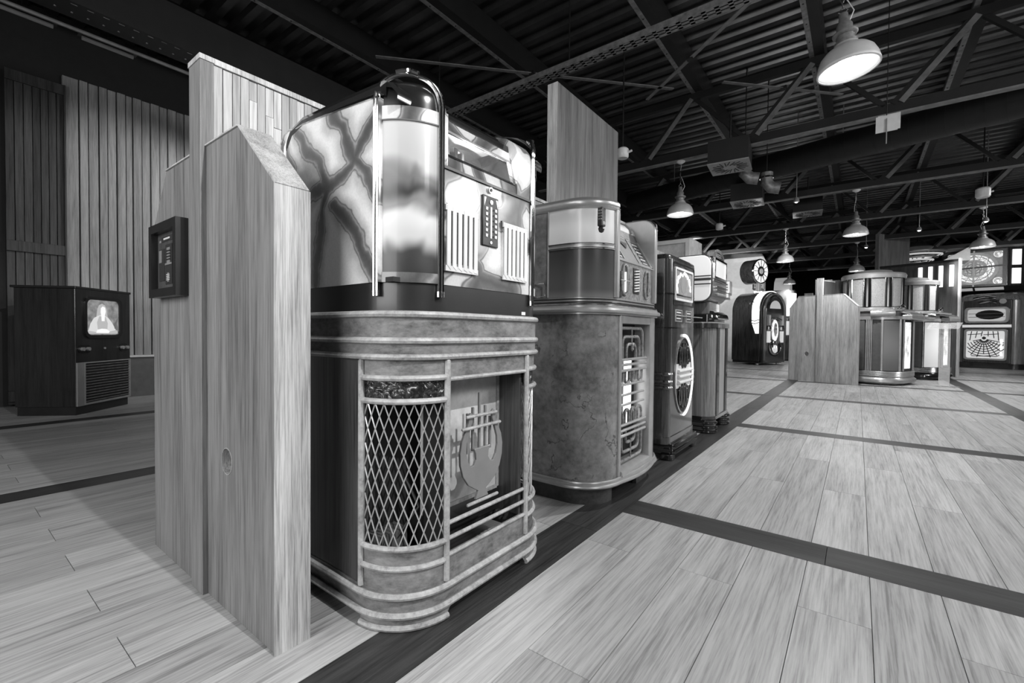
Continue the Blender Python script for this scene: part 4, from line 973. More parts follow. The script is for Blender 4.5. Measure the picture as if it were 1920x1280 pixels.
# end panel with lit stripes
e_ = thing('striped_end_panel', 'tall end panel with glowing white stripes behind the milky-panelled jukebox', 'panel', WL(.36, 3.42), TH, local=True)
B(-.75, .44, 0, .07, 0, 2.16).build('board', 'side_veneer', e_, smooth=False); B(.4402, .47, -.01, .08, 0, 2.2).build('edge_post', 'oak_lit', e_, smooth=False, bevel=.003)
B(-.75, .44, -.02, .08, 2.14, 2.18).build('cap', 'dark_metal', e_, smooth=False)
for k in range(4): MB().tube([(.35-k*.15, -.01, 1.68), (.35-k*.15, -.01, 2.08)], .032, 10).build('lit_stripe', 'lit_panel' if k < 4 else 'lit_soft', e_)

# ================================================================== ARCHED JUKEBOX IN THE DISTANCE
b = thing('arched_jukebox', 'arch-topped jukebox with glowing white shoulders beyond the dark strip', 'jukebox', (-1.92, 12.51, 0), R(-25))
def archp(w, h, o=0, n=16): return [(12.98-w-o, .0)]+[(12.98-(w+o)*math.cos(R(180*i/n)), h+(w+o)*math.sin(R(180*i/n))) for i in range(n+1)]+[(12.98+w+o, .0)]
def lift(p, z=.10): return [(a, max(c, z)) for a, c in p]
MB().prism(lift(archp(.47, 1.36)), -2.68, -1.92, 'x').build('body', 'walnut_gloss', b, bevel=.01)
B(-2.66, -1.93, 12.53, 13.43, .04, .10).build('plinth', 'black_gloss', b, smooth=False)
for x in (-2.6, -2.0):
    for y in (12.56, 13.36): MB().lathe([(.02, 0), (.035, .005), (.035, .04), (.001, .04)], (x, y, 0), 12).build('foot', 'chrome', b)
sh_ = [p for p in archp(.47, 1.36, .012)][1:-1]
k0 = sh_[:9]; band = [(12.498, .78), (12.498, 1.05)]+k0
mb = MB(); vs = [(-2.12+.10*(i == 0)-.0, p[0]-.004, p[1]) for i, p in enumerate(band)]+[(-1.93, p[0]-.004, p[1]) for p in band]; m = len(band)
mb.add(vs, [(i, i+1, m+i+1, m+i) for i in range(m-1)]).build('lit_shoulder', 'lit_white', b)
k1 = sh_[8:]; band = k1+[(13.462, 1.05), (13.462, .78)]
vs = [(-2.12, p[0]+.004, p[1]+.004) for p in band]+[(-1.93, p[0]+.004, p[1]+.004) for p in band]; m = len(band)
MB().add(vs, [(i, i+1, m+i+1, m+i) for i in range(m-1)]).build('lit_shoulder', 'lit_white', b)
for z in (1.05, 1.12): MB().tube([(-2.15, 12.49, z), (-2.03, 12.485, z-.03), (-1.93, 12.49, z)], .012, 6).build('shoulder_clasp', 'chrome', b)
MB().tube([(-2.15+.06*math.cos(R(t)), 12.52+.02, 1.52+.06*math.sin(R(t))) for t in range(0, 360, 30)], .012, 6, closed=True).build('shoulder_ring', 'chrome', b)
MB().prism(lift(archp(.44, 1.36), .06), -1.92, -1.84, 'x').build('front', 'walnut_gloss', b, bevel=.015)
MB().tube([(-1.84, p[0], p[1]) for p in lift(archp(.40, 1.36), .12)], .028, 10).build('front_arch', 'mahogany', b)
MB().tube([(-1.83, p[0], p[1]) for p in lift(archp(.355, 1.36), .5)], .012, 8).build('front_arch_trim', 'chrome', b)
hp = [(12.98+.33*math.cos(R(t)), 1.30+.38*math.sin(R(t))) for t in range(0, 181, 12)]
MB().prism(hp, -1.845, -1.83, 'x').build('dome_window', 'black_gloss', b)
MB().prism([(12.98+.22*math.cos(R(t)), 1.40+.2*math.sin(R(t))) for t in range(0, 181, 20)], -1.829, -1.826, 'x').build('dome_mirror', 'lit_dim', b)
for y in (12.68, 13.20):
    B(-1.84, -1.80, y, y+.09, .98, 1.24).build('title_rack', 'silver_paint', b, smooth=False)
    for k in range(6): B(-1.80, -1.795, y+.01, y+.08, 1.0+k*.038, 1.02+k*.038).build('title_card', 'pale_paint', b, smooth=False)
    MB().lathe([(.04, .86), (.06, .88), (.06, .95), (.04, .97)], (-1.82, y+.04, 0), 12).build('coin_pod', 'chrome', b)
    MB().tube([(-1.83, y+.04, .56), (-1.83, y+.04, .84)], .05, 10).build('lit_column', 'lit_soft', b)
MB().prism(oval(12.98, .86, .12, .26, 20), -1.845, -1.82, 'x').build('centre_medallion', 'lit_spots', b); MB().prism(oval(12.98, .88, .07, .17, 20), -1.82, -1.812, 'x').build('centre_oval', 'chrome', b)
MB().tube([(-1.82, 12.74, 1.12), (-1.80, 12.98, 1.16), (-1.82, 13.22, 1.12)], .025, 8).build('selector_rail', 'chrome', b)
MB().prism(oval(12.98, .42, .25, .20, 20), -1.845, -1.83, 'x').build('lower_grille', 'dark_metal', b)
for k in range(-3, 4):
    MB().tube([(-1.82, 12.98+k*.03, .28), (-1.82, 12.98+k*.075, .45), (-1.82, 12.98+k*.06, .60)], .011, 6).build('grille_leaf', 'chrome', b)
MB().prism(oval(12.98, .40, .09, .10, 16), -1.828, -1.815, 'x').build('lit_shell', 'lit_spots', b)
MB().tube([(-1.82, 12.98+.22*math.cos(R(t)), .46+.2*math.sin(R(t))) for t in range(190, 351, 16)], .016, 6).build('grille_swag', 'chrome', b)
# round wall speaker above it
s_ = thing('round_speaker', 'round dark loudspeaker with starry lit face above the arched jukebox', 'loudspeaker', (-2.3, 12.98, 1.86))
MB().tube([(-2.50, 12.98, 2.36), (-2.46, 12.98, 2.36), (-2.12, 12.98, 2.36), (-2.10, 12.98, 2.36)], [.25, .31, .31, .29], 28).build('drum', 'walnut_gloss', s_)
MB().tube([(-2.10, 12.98+.30*math.cos(R(t)), 2.36+.30*math.sin(R(t))) for t in range(0, 360, 15)], .02, 8, closed=True).build('rim', 'chrome', s_)
MB().disc((-2.095, 12.98, 2.36), .28, .012, 'x', 28).build('face', 'lit_spots', s_)
MB().disc((-2.085, 12.98, 2.36), .13, .012, 'x', 20).build('face_centre', 'dark_metal', s_)
for k in range(12):
    t = 2*PI*k/12; MB().bar((-2.083, 12.98+.10*math.cos(t), 2.36+.10*math.sin(t)), (-2.083, 12.98+.27*math.cos(t), 2.36+.27*math.sin(t)), .012, .012).build('spoke', 'dark_metal', s_, smooth=False)
MB().disc((-2.075, 12.98, 2.36), .07, .01, 'x', 16).build('hub', 'pale_paint', s_)
B(-2.20, -2.10, 12.93, 13.03, 1.862, 2.10).build('stand', 'grey_paint', s_, smooth=False, bevel=.01)
s_.location = (-2.18, 13.08, 1.86); s_.rotation_euler = (0, 0, R(-25))
# pale chamfered board behind it
pw = thing('white_display_board', 'large pale board with chamfered corner behind the arched jukebox', 'board', (-3, 14.0, 0))
MB().prism([(-5.5, 0), (-2.03, 0), (-2.03, 2.74), (-2.12, 2.93), (-5.5, 3.39)], 13.97, 14.03, 'y').build('board', 'pale_paint', pw, smooth=False)
MB().bar((-5.5, 14.0, 3.40), (-2.12, 14.0, 2.94), .09, .03).build('edge_trim', 'oak_lit', pw, smooth=False); MB().bar((-2.12, 14.0, 2.94), (-2.025, 14.0, 2.74), .09, .02).build('edge_trim', 'oak_lit', pw, smooth=False)
for (x, z, lb) in ((-3.0, 2.08, 'small dark wall selector box left of the round speaker'), (-2.16, 2.15, 'small wall selector box right of the round speaker')):
    g = thing('wall_box', lb, 'selector box', (x, 13.8, z-.2))
    B(x-.14, x+.14, 13.72, 13.968, z-.19, z+.17).build('case', 'silver_paint', g, smooth=False, bevel=.02); B(x-.10, x+.11, 13.71, 13.72, z-.14, z+.13).build('title_window', 'lit_dim', g, smooth=False)
    B(x-.10, x+.10, 13.74, 13.968, z-.30, z-.192).build('bracket', 'silver_paint', g, smooth=False)
    for k in range(3): B(x-.08, x+.09, 13.704, 13.71, z-.1+k*.07, z-.07+k*.07).build('title_card', 'dark_metal', g, smooth=False)
# far dark jukebox with lit upper, glimpsed between the arched jukebox and the oak end panel
g = thing('distant_jukebox', 'dark jukebox with bright white top glimpsed behind the arched jukebox', 'jukebox', (-1.75, 15.6, 0))
MB().prism(plan(-2.2, -1.45, 15.2, 16.1, .2), .05, 1.25).build('body', 'walnut_gloss', g); MB().prism(plan(-2.2, -1.47, 15.22, 16.08, .2), 1.25, 2.05).build('upper_body', 'mid_grey_paint', g)
MB().shell(arc(-1.65, 15.4, .215, -90, 0, 8), .01, 1.3, 1.95).build('lit_corner', 'lit_white', g); MB().shell(arc(-1.65, 15.4, .212, -90, 0, 8), .01, .75, 1.15).build('lit_corner', 'lit_soft', g)
MB().tube(at(plan(-2.2, -1.45, 15.2, 16.1, .2, .01), 1.25), .02, 6).build('trim', 'chrome', g); B(-2.15, -1.5, 15.25, 16.05, 0, .05).build('plinth', 'black_gloss', g, smooth=False)
MB().prism([(15.3, 2.05), (16.0, 2.05), (15.9, 2.3), (15.65, 2.45), (15.4, 2.3)], -2.0, -1.6, 'x').build('crest', 'lit_dim', g)

# ================================================================== SPEAKER SCREEN AND TALL JUKEBOX AT THE FAR RIGHT
PH = R(-26)
k = thing('cathedral_jukebox', 'tall rounded jukebox with leaded glass lower panel, under the lit fretwork speaker', 'jukebox', (2.62, 15.75, 0), PH, local=True)
def P2(o=0, n=8):    # front toward -y
    return [(-.62-o, .40)]+arc(-.40, -.18, .22+o, 180, 270, n)+arc(.40, -.18, .22+o, 270, 360, n)+[(.62+o, .40)]
MB().prism(P2(-.02), .12, 1.60).build('body', 'mahogany', k)
MB().prism(P2(.01), .0, .13).build('plinth', 'black_gloss', k)
mb = MB(); vs = []; rows = [(-.02, 1.60), (-.03, 1.68), (-.06, 1.74), (-.11, 1.78), (-.2, 1.80), (-.35, 1.81)]; pth = P2()
for o_, z in rows:
    s0 = 1+o_*1.5
    vs += [(p[0]*s0, .40+(p[1]-.40)*s0, z) for p in pth]
m = len(pth); mb.add(vs, [(i*m+j, i*m+j+1, (i+1)*m+j+1, (i+1)*m+j) for i in range(len(rows)-1) for j in range(m-1)]).build('rounded_top', 'mahogany', k)
B(.06, .40, .405, .5, .3, 1.5).build('back_panel', 'black_matte', k, smooth=False)
B(-.44, .40, -.425, -.385, .13, 1.62).build('front_frame', 'walnut_gloss', k, smooth=False, bevel=.02)
MB().ring(rrect(-.40, .34, .20, .93, .05), rrect(-.36, .30, .24, .89, .04), -.45, -.424, 'y').build('lower_frame', 'silver_paint', k)
lg = B(-.36, .30, -.430, -.426, .24, .89).build('leaded_glass', 'lit_soft', k, smooth=False)
for q in range(10):
    r_ = .08+q*.055
    MB().tube([(-.05+r_*math.cos(R(t)), -.434, .70+r_*math.sin(R(t))*(1.0)) for t in range(200, 341, 14) if abs(-.05+r_*math.cos(R(t))+.03) < .33 and .25 < .70+r_*math.sin(R(t)) < .88], .008, 4).build('lead_line', 'black_matte', lg)
for q in range(11):
    t = R(195+q*15); pts = [(-.05+r_*math.cos(t), -.434, .70+r_*math.sin(t)) for r_ in (.05, .2, .35, .45) if abs(-.02+r_*math.cos(t)) < .32 and .25 < .70+r_*math.sin(t) < .88]
    if len(pts) > 1: MB().tube(pts, .008, 4).build('lead_line', 'black_matte', lg)
for x, x2, z in ((-.3, -.27, .66), (-.2, -.17, .72), (-.1, -.08, .76), (.02, .02, .76), (.12, .10, .72), (.2, .18, .66), (-.34, -.1, .80), (-.06, .2, .80)): MB().tube([(x, -.434, z), (x2, -.434, .88 if z < .8 else z+.02)], .008, 4).build('lead_line', 'black_matte', lg)
MB().disc((-.05, -.436, .72), .035, .008, 'y', 12).build('lead_boss', 'dark_metal', lg)
for z in (.36, .5, .64): MB().tube([(.245, -.44, z-.05), (.245, -.44, z+.05)], .02, 8).build('lit_bead', 'lit_panel', lg)
B(-.44, .40, -.44, -.424, .97, 1.04).build('lit_band', 'lit_soft', k, smooth=False)
for z in (.965, 1.045): MB().tube([(-.44, -.44, z), (.40, -.44, z)], .012, 6).build('band_bead', 'chrome', k)
MB().ring(rrect(-.40, .36, 1.08, 1.45, .07), rrect(-.35, .31, 1.12, 1.41, .06), -.46, -.424, 'y').build('window_frame', 'silver_paint', k)
B(-.35, .31, -.430, -.426, 1.12, 1.41).build('window', 'lit_dim', k, smooth=False); MB().prism([(.03+.24*math.cos(2*PI*i/20), 1.27+.11*math.sin(2*PI*i/20)) for i in range(20)], -.436, -.431, 'y').build('record', 'black_gloss', k)
for z in (1.22, 1.30): MB().tube([(-.33, -.44, z), (.29, -.44, z)], .005, 5).build('window_bar', 'chrome', k)
MB().tube([(-.25, -.40, 1.66), (-.05, -.46, 1.70), (.12, -.40, 1.66)], .035, 8).build('crest_scroll', 'chrome', k); MB().disc((.25, -.42, 1.58), .06, .04, 'y', 14).build('dial', 'silver_paint', k); MB().tube([(-.15, -.44, 1.55), (.05, -.47, 1.59), (.15, -.44, 1.55)], .03, 8).build('crest_scroll', 'chrome', k)
MB().disc((.62, .10, 1.45), .14, .01, 'x', 20)
sp = thing('fretwork_speaker', 'large square loudspeaker with lit round fretwork grille at the far right', 'loudspeaker', (2.26, 15.72, 1.85), R(-14), local=True)
B(-.62, .55, 0, .9, .10, 1.02).build('case', 'walnut_gloss', sp, smooth=False, bevel=.02)
MB().prism([(.55, 0), (.80, .16), (.95, .40), (.95, .9), (.55, .9)], .10, 1.02, 'z').build('side_case', 'walnut_gloss', sp, smooth=False)
for z in (.16, .60): MB().add([(.60, .014, z), (.74, .108, z), (.74, .108, z+.36), (.60, .014, z+.36), (.60, .03, z), (.74, .12, z), (.74, .12, z+.36), (.60, .03, z+.36)], [(0, 1, 2, 3), (4, 7, 6, 5), (0, 4, 5, 1), (1, 5, 6, 2), (2, 6, 7, 3), (3, 7, 4, 0)]).build('lit_side_panel', 'lit_panel', sp, smooth=False)
B(-.56, .50, -.012, 0, .14, .98).build('grille_backing', 'pale_board', sp, smooth=False)
def rg(r0, r1, nm, mt, y0=-.03, y1=-.012, n=32):
    MB().ring([(-.03+r1*math.cos(2*PI*i/n), .56+r1*.94*math.sin(2*PI*i/n)) for i in range(n)], [(-.03+r0*math.cos(2*PI*i/n), .56+r0*.94*math.sin(2*PI*i/n)) for i in range(n)], y0, y1, 'y').build(nm, mt, sp)
rg(.235, .355, 'lit_annulus', 'lit_pane', -.016, -.012)
rg(.02, .175, 'lit_centre', 'lit_dim', -.016, -.012)
rg(.36, .42, 'grille_ring', 'pale_paint', -.04); rg(.18, .23, 'grille_ring', 'pale_paint', -.04); rg(.30, .315, 'grille_ring', 'grey_paint')
rg(.07, .085, 'grille_ring', 'grey_paint'); rg(.125, .14, 'grille_ring', 'grey_paint')
MB().ring([(-.58, .12), (.52, .12), (.52, 1.0), (-.58, 1.0)], [(-.50, .17), (.45, .17), (.45, .95), (-.50, .95)], -.03, -.004, 'y').build('grille_frame', 'dark_metal', sp, smooth=False)
for i in range(8):
    t = 2*PI*i/8+PI/8
    MB().bar((-.03+.23*math.cos(t), -.025, .56+.22*math.sin(t)), (-.03+.37*math.cos(t), -.025, .56+.35*math.sin(t)), .05, .012).build('spoke', 'pale_paint', sp, smooth=False)
    for s1 in (-1, 1):
        MB().bar((-.03+.24*math.cos(t+.38*s1+.39), -.022, .56+.23*math.sin(t+.38*s1+.39)), (-.03+.36*math.cos(t+.39), -.022, .56+.34*math.sin(t+.39)), .012, .01).build('fret', 'grey_paint', sp, smooth=False)
for i in range(6): MB().bar((-.20+.068*i, -.022, .40), (-.20+.068*i, -.022, .72), .010, .01).build('fret', 'grey_paint', sp, smooth=False); MB().bar((-.2, -.022, .40+.064*i), (.14, -.022, .40+.064*i), .010, .01).build('fret', 'grey_paint', sp, smooth=False)
MB().bar((-.56, -.05, .56), (.50, -.05, .60), .03, .035).build('cross_bar', 'dark_metal', sp, smooth=False); MB().bar((-.03, -.05, .12), (-.03, -.05, 1.0), .03, .03).build('cross_bar', 'pale_paint', sp, smooth=False)
for (cx, cz) in ((-.43, .24), (.38, .24), (-.43, .88), (.38, .88)):
    MB().disc((cx, -.015, cz), .085, .004, 'y', 16).build('lit_corner', 'lit_pane', sp)
    for rr in (.035, .06): MB().tube([(cx+rr*math.cos(R(t)), -.02, cz+rr*math.sin(R(t))) for t in range(0, 300, 30)], .009, 5).build('corner_scroll', 'pale_paint', sp)
    MB().bar((cx-.06, -.02, cz+.0), (cx+.06, -.02, cz+.08), .012, .01).build('corner_scroll', 'pale_paint', sp, smooth=False)
MB().prism([(-.08, 1.02), (.9, 1.02), (.9, 1.08), (-.14, 1.06)], -.66, 1.0, 'x').build('roof', 'stipple_metal', sp, smooth=False)
MB().prism([(-.10, .10), (.10, 0), (.8, 0), (.8, .10)], -.62, .9, 'x').build('shelf', 'dark_metal', sp, smooth=False)
for x in (-.52, .0): MB().add([(x, -.08, .085), (x+.48, -.08, .085), (x+.48, .04, .025), (x, .04, .025)], [(0, 1, 2, 3)]).build('shelf_glass', 'lit_dim', sp, smooth=False)
for x in (-.55, .85): B(x-.03, x+.03, .82, .88, -1.85, 0).build('post', 'dark_metal', sp, smooth=False)
rw = thing('pale_side_board', 'pale board edge at the far right behind the tall rounded jukebox', 'board', (3.3, 16.9, 0))
B(3.05, 4.6, 16.9, 16.98, 0, 1.9).build('board', 'pale_board', rw, smooth=False); B(3.05, 4.6, 16.88, 16.899, 1.55, 1.6).build('rail', 'white_paint', rw, smooth=False)
cl = thing('sloping_canopy', 'small pale sloping canopy top beside the fretwork speaker', 'canopy', (1.7, 14.3, 0))
MB().prism([(1.45, 2.44), (1.95, 2.76), (1.95, 2.45)], 14.2, 14.9, 'y').build('gable', 'pale_paint', cl, smooth=False); B(1.5, 1.55, 14.85, 14.9, 0, 2.45).build('post', 'pale_paint', cl, smooth=False)

# ================================================================== CONSOLE TELEVISION
tv = thing('television_console', 'dark wooden console television showing a seated woman, by the boarded left wall', 'television', (-5.342, .811, 0), R(134.27), local=True)
B(0, .64, 0, .47, .075, 1.095).build('cabinet', 'walnut', tv, smooth=False, bevel=.004)
B(.01, .63, .01, .46, 0, .075).build('plinth', 'black_satin', tv, smooth=False)
B(-.012, .652, -.012, .49, 1.095, 1.115).build('top', 'black_satin', tv, smooth=False, bevel=.003)
def fb(x0, x1, z0, z1, y0, y1, nm, mt, par=tv, **k_): return B(x0, x1, y0, y1, z0, z1).build(nm, mt, par, smooth=False, **k_)
fb(0, .64, .455, 1.095, -.006, 0, 'fascia', 'walnut')
MB().ring(rrect(.078, .52, .665, 1.035, .06, 6), rrect(.10, .485, .695, 1.01, .045, 6), -.022, -.004, 'y').build('screen_surround', 'black_gloss', tv)
s = N('tv_picture'); v_ = s.coords((1, 1, 1)); f_ = s.noise(v_, 16, 4, .6); g_ = s.ramp(f_, [(.3, .10), (.7, .30)])
cb = s.n('ShaderNodeCombineColor'); [s.l(g_, cb.inputs[i]) for i in range(3)]; s.b.inputs['Base Color'].default_value = (.02, .02, .02, 1); s.l(cb.outputs[0], s.b.inputs['Emission Color']); s.b.inputs['Emission Strength'].default_value = 1.0; reg('tv_picture', s.fin(.3))
def em2(k_, v): s2_ = N(k_); s2_.b.inputs['Base Color'].default_value = (.02, .02, .02, 1); s2_.b.inputs['Emission Color'].default_value = (v, v, v, 1); s2_.b.inputs['Emission Strength'].default_value = 1; reg(k_, s2_.fin(.3))
em2('tv_light', .62); em2('tv_mid', .42); em2('tv_dark', .12); em2('tv_bright', .85)
scr = MB().prism(rrect(.10, .485, .695, 1.01, .045, 6), -.010, -.006, 'y').build('screen', 'tv_picture', tv)
def fig(pts, nm, mt, d): MB().prism([(.10+a*.385, .695+c*.315) for a, c in pts], -.010-d*.0006, -.010-(d-1)*.0006, 'y').build(nm, mt, scr, smooth=False)
fig([(.02, .03), (.98, .03), (.95, .13), (.5, .17), (.05, .13)], 'picture_table', 'tv_mid', 1)
fig([(.30, .55), (.33, .75), (.38, .86), (.47, .91), (.56, .86), (.62, .74), (.64, .52), (.60, .30), (.36, .30)], 'picture_hair', 'tv_mid', 2)
fig([(.06, .12), (.12, .32), (.22, .48), (.34, .55), (.44, .58), (.55, .56), (.66, .50), (.78, .36), (.90, .14), (.6, .08), (.3, .08)], 'picture_blouse', 'tv_light', 3)
fig([(.34, .10), (.31, .36), (.38, .54), (.58, .52), (.64, .34), (.62, .10)], 'picture_bodice', 'tv_mid', 4)
fig([(.45, .40), (.44, .55), (.42, .66), (.43, .78), (.49, .83), (.56, .80), (.58, .68), (.55, .57), (.54, .40)], 'picture_face', 'tv_bright', 5)
fig([(.28, .06), (.32, .15), (.45, .18), (.6, .17), (.70, .10), (.66, .05)], 'picture_hands', 'tv_bright', 6)
fig([(.86, .18), (.84, .32), (.93, .46), (.97, .50), (.93, .34), (.91, .18)], 'picture_plant', 'tv_dark', 4)
for x in (.08, .55):
    kb = MB().prism(rrect(x-.066+.0, x+.066, .535, .608, .034, 5) if x < .1 else rrect(x-.055, x+.055, .535, .608, .034, 5), -.012, -.005, 'y').build('control_plate', 'black_gloss', tv)
    for dx in (-.03, .03): MB().disc((x+dx, -.022, .572), .016, .02, 'y', 14).build('knob', 'silver_paint', kb)
    fb(x-.045, x+.045, .508, .513, -.007, -.0055, 'caption_line', 'dark_metal')
MB().disc((.315, -.008, .572), .010, .008, 'y', 12).build('emblem', 'silver_paint', tv)
fb(.0, .075, .075, .455, -.012, 0, 'side_pilaster', 'grey_paint', bevel=.003)
MB().ring([(.075, .078), (.638, .078), (.638, .455), (.075, .455)], [(.088, .095), (.625, .095), (.625, .445), (.088, .445)], -.014, 0, 'y').build('grille_frame', 'silver_paint', tv, smooth=False)
fb(.088, .625, .095, .445, -.002, .002, 'grille_back', 'black_matte')
for i in range(14): MB().tube([(.088, -.008, .108+i*.0245), (.625, -.008, .108+i*.0245)], .0042, 6).build('grille_bar', 'worn_chrome', tv)
# ================================================================== ROOF STEEL AND SERVICES
bt = None
def purlin(x):
    t = thing('roof_beam', 'x', 'beam', (x, 0, 3.62))
    B(x-.055, x-.012, -1.4, 24.8, 3.62, 3.628).build('flange', 'galvanised', t, smooth=False)
    B(x-.012, x+.075, -1.4, 24.8, 3.622, 3.86).build('web', 'truss_steel', t, smooth=False)
    B(x-.055, x-.049, -1.4, 24.8, 3.628, 3.66).build('flange_lip', 'flange_steel', t, smooth=False)
    mb = MB()
    y = 1.8
    while y < 14: mb.disc((x-.033, y, 3.618), .007, .006, 'z', 6); y += .32
    mb.build('bolt_row', 'black_matte', t, smooth=False)
    return t
PX_ = [(-5.3, 'leftmost lengthwise steel roof beam, over the television'), (-4.2, 'lengthwise roof beam above the perforated girder'), (-3.02, 'lengthwise roof beam crossing above the marbled jukebox'), (-1.58, 'lengthwise roof beam over the raised oak panel'), (-.40, 'lengthwise roof beam just left of the nearest pendant lamp'), (.80, 'lengthwise roof beam just right of the nearest pendant lamp'), (2.0, 'lengthwise roof beam near the top right corner'), (3.2, 'lengthwise roof beam farthest to the right')]
beams = []
for i, (x, d) in enumerate(PX_):
    if bt is None: bt = purlin(x); o = bt
    else: o = dup(bt); o.location = (x, 0, 3.62)
    o['label'] = d; o['group'] = 'lengthwise roof beams under the deck'
    OFF[o.name] = (0, 0, 0)
# trusses across the hall
TL = ['nearest full roof truss, carrying the lamp above the burl jukebox', 'second roof truss, carrying the lamp above the pale fabric drum', 'third roof truss, carrying the lamp before the fretwork speaker', 'fourth roof truss, beyond the right pendant lamp', 'fifth roof truss, far down the hall', 'farthest roof truss, near the back wall']
def truss(y):
    t = thing('roof_truss', TL[0], 'truss', (0, y, 2.84), 0, 'cross trusses')
    B(-7, 7, y-.035, y+.035, 2.84, 2.855).build('bottom_flange', 'flange_steel', t, smooth=False)
    B(-7, 7, y-.02, y+.02, 2.855, 2.95).build('bottom_chord', 'truss_steel', t, smooth=False)
    B(-7, 7, y-.03, y+.03, 3.52, 3.60).build('top_chord', 'truss_steel', t, smooth=False)
    for k in range(-4, 6):
        xt = -.42+1.2*k
        MB().bar((xt-.56, y, 2.94), (xt-.03, y, 3.54), .05, .05).build('diagonal', 'truss_steel', t, smooth=False)
        MB().bar((xt-.50, y-.03, 2.94), (xt+.0, y-.03, 3.54), .006, .05).build('diagonal_edge', 'flange_steel', t, smooth=False)
        MB().bar((xt+.03, y, 3.54), (xt+.58, y, 2.94), .04, .04).build('diagonal', 'truss_steel', t, smooth=False)
    return t
t0 = None
for y in (5.62, 8.19, 10.4, 12.8, 15.1, 17.5):
    if t0 is None: t0 = truss(y)
    else: o = dup(t0); o.location = (0, y, 2.84); o['label'] = TL[[5.62, 8.19, 10.4, 12.8, 15.1, 17.5].index(y)]
# thin flat bracing
for i, (a, b_, lb) in enumerate([((-3.75, 2.70, 3.4), (-1.64, 4.98, 3.4), 'thin flat brace crossing above the marbled jukebox'), ((-1.18, 5.15, 3.4), (-.19, 6.19, 3.4), 'thin flat brace left of the nearest lamp'), ((-.72, 4.03, 3.4), (-1.95, 5.03, 3.4), 'short slanting brace above the raised oak panel'), ((.9, 7.2, 3.4), (2.4, 9.0, 3.4), 'thin flat brace at the right of the roof')]):
    q = thing('roof_brace', lb, 'brace', a); MB().bar(a, b_, .04, .008).build('bar', 'flange_steel', q, smooth=False)
    m_ = [(a[j]+b_[j])/2 for j in range(3)]; B(m_[0]-.03, m_[0]+.03, m_[1]-.03, m_[1]+.03, 3.39, 3.42).build('joint', 'truss_steel', q, smooth=False)
# perforated cable tray over the marbled jukebox
ct = thing('cable_tray', 'galvanised perforated cable tray hanging above the two nearest jukeboxes', 'cable tray', (-1.5, 3.3, 2.94))
B(-3.75, 3.0, 3.25, 3.256, 2.94, 2.985).build('side_rail', 'galvanised', ct, smooth=False); B(-3.75, 3.0, 3.344, 3.35, 2.94, 2.985).build('side_rail', 'galvanised', ct, smooth=False)
B(-3.75, 3.0, 3.256, 3.275, 2.94, 2.943).build('bottom_strip', 'galvanised', ct, smooth=False); B(-3.75, 3.0, 3.29, 3.31, 2.94, 2.943).build('bottom_strip', 'galvanised', ct, smooth=False); B(-3.75, 3.0, 3.325, 3.344, 2.94, 2.943).build('bottom_strip', 'galvanised', ct, smooth=False)
mb = MB(); x = -3.7
while x < 2.9: mb.box(x, x+.03, 3.256, 3.344, 2.94, 2.943); x += .085
o = mb.build('rung_strips', 'galvanised', ct, smooth=False); o['kind'] = 'stuff'
for k, x in enumerate((-3.5, -1.95, -.4, 1.1)):
    MB().tube([(x, 3.3, 2.94), (x, 3.3, 3.62)], .006, 6).build('hanger_rod', 'truss_steel', ct)
MB().tube([(-3.7+i*.2, 3.30+.02*math.sin(i*1.7), 2.955) for i in range(33)], .012, 6).build('cable', 'black_satin', ct)
# big lengthwise perforated girder above the left aisle
gd = thing('perforated_girder', 'large black perforated girder in the dark above the left wall', 'girder', (-3.9, 6, 2.7))
B(-4.0, -3.8, -1.4, 12.5, 2.72, 3.0).build('web', 'truss_steel', gd, smooth=False)
mb = MB(); y = .2
while y < 3.4: mb.box(-3.83, -3.826, y, y+.03, 2.718, 2.7199); mb.disc((-3.93, y+.02, 2.718), .006, .004, 'z', 6); y += .075
mb.build('slot_row', 'galvanised', gd, smooth=False)
MB().tube([(-4.05, -1.4, 2.68), (-4.05, 12.5, 2.68)], .012, 6).build('conduit', 'flange_steel', gd)
for i, (y0, lb) in enumerate(((.28, 'unlit tube light high above the barn door'), (.70, 'unlit tube light above the boarded wall'))):
    q = thing('tube_light', lb, 'light', (-4.3, y0, 2.74)); MB().tube([(-4.3, y0, 2.76), (-4.3, y0+.28, 2.76)], .014, 10).build('tube', 'grey_paint', q); B(-4.33, -4.27, y0-.02, y0+.3, 2.775, 2.80).build('batten', 'truss_steel', q, smooth=False)
    MB().tube([(-4.3, y0+.14, 2.8), (-4.3, y0+.14, 3.6)], .004, 5).build('rod', 'truss_steel', q)
# spiral duct
du = thing('air_duct', 'long round dark air duct crossing under the roof between two trusses', 'duct', (0, 6.8, 3.05))
dp0, dp1 = Vector((-3.3, 7.86, 3.10)), Vector((3.6, 5.98, 3.08))
MB().tube([dp0.lerp(dp1, i/20) for i in range(21)], .17, 20).build('pipe', 'truss_steel', du)
mb = MB(); dd = (dp1-dp0)
for i in range(1, 48):
    p = dp0.lerp(dp1, i/48); mb.tube([p-dd*.0006, p+dd*.0006], .173, 20)
mb.build('seam_rings', 'truss_steel', du)
for f_ in (.12, .45, .8):
    p = dp0.lerp(dp1, f_); MB().tube([(p.x, p.y, 3.25), (p.x, p.y, 3.62)], .005, 5).build('hanger_rod', 'flange_steel', du)
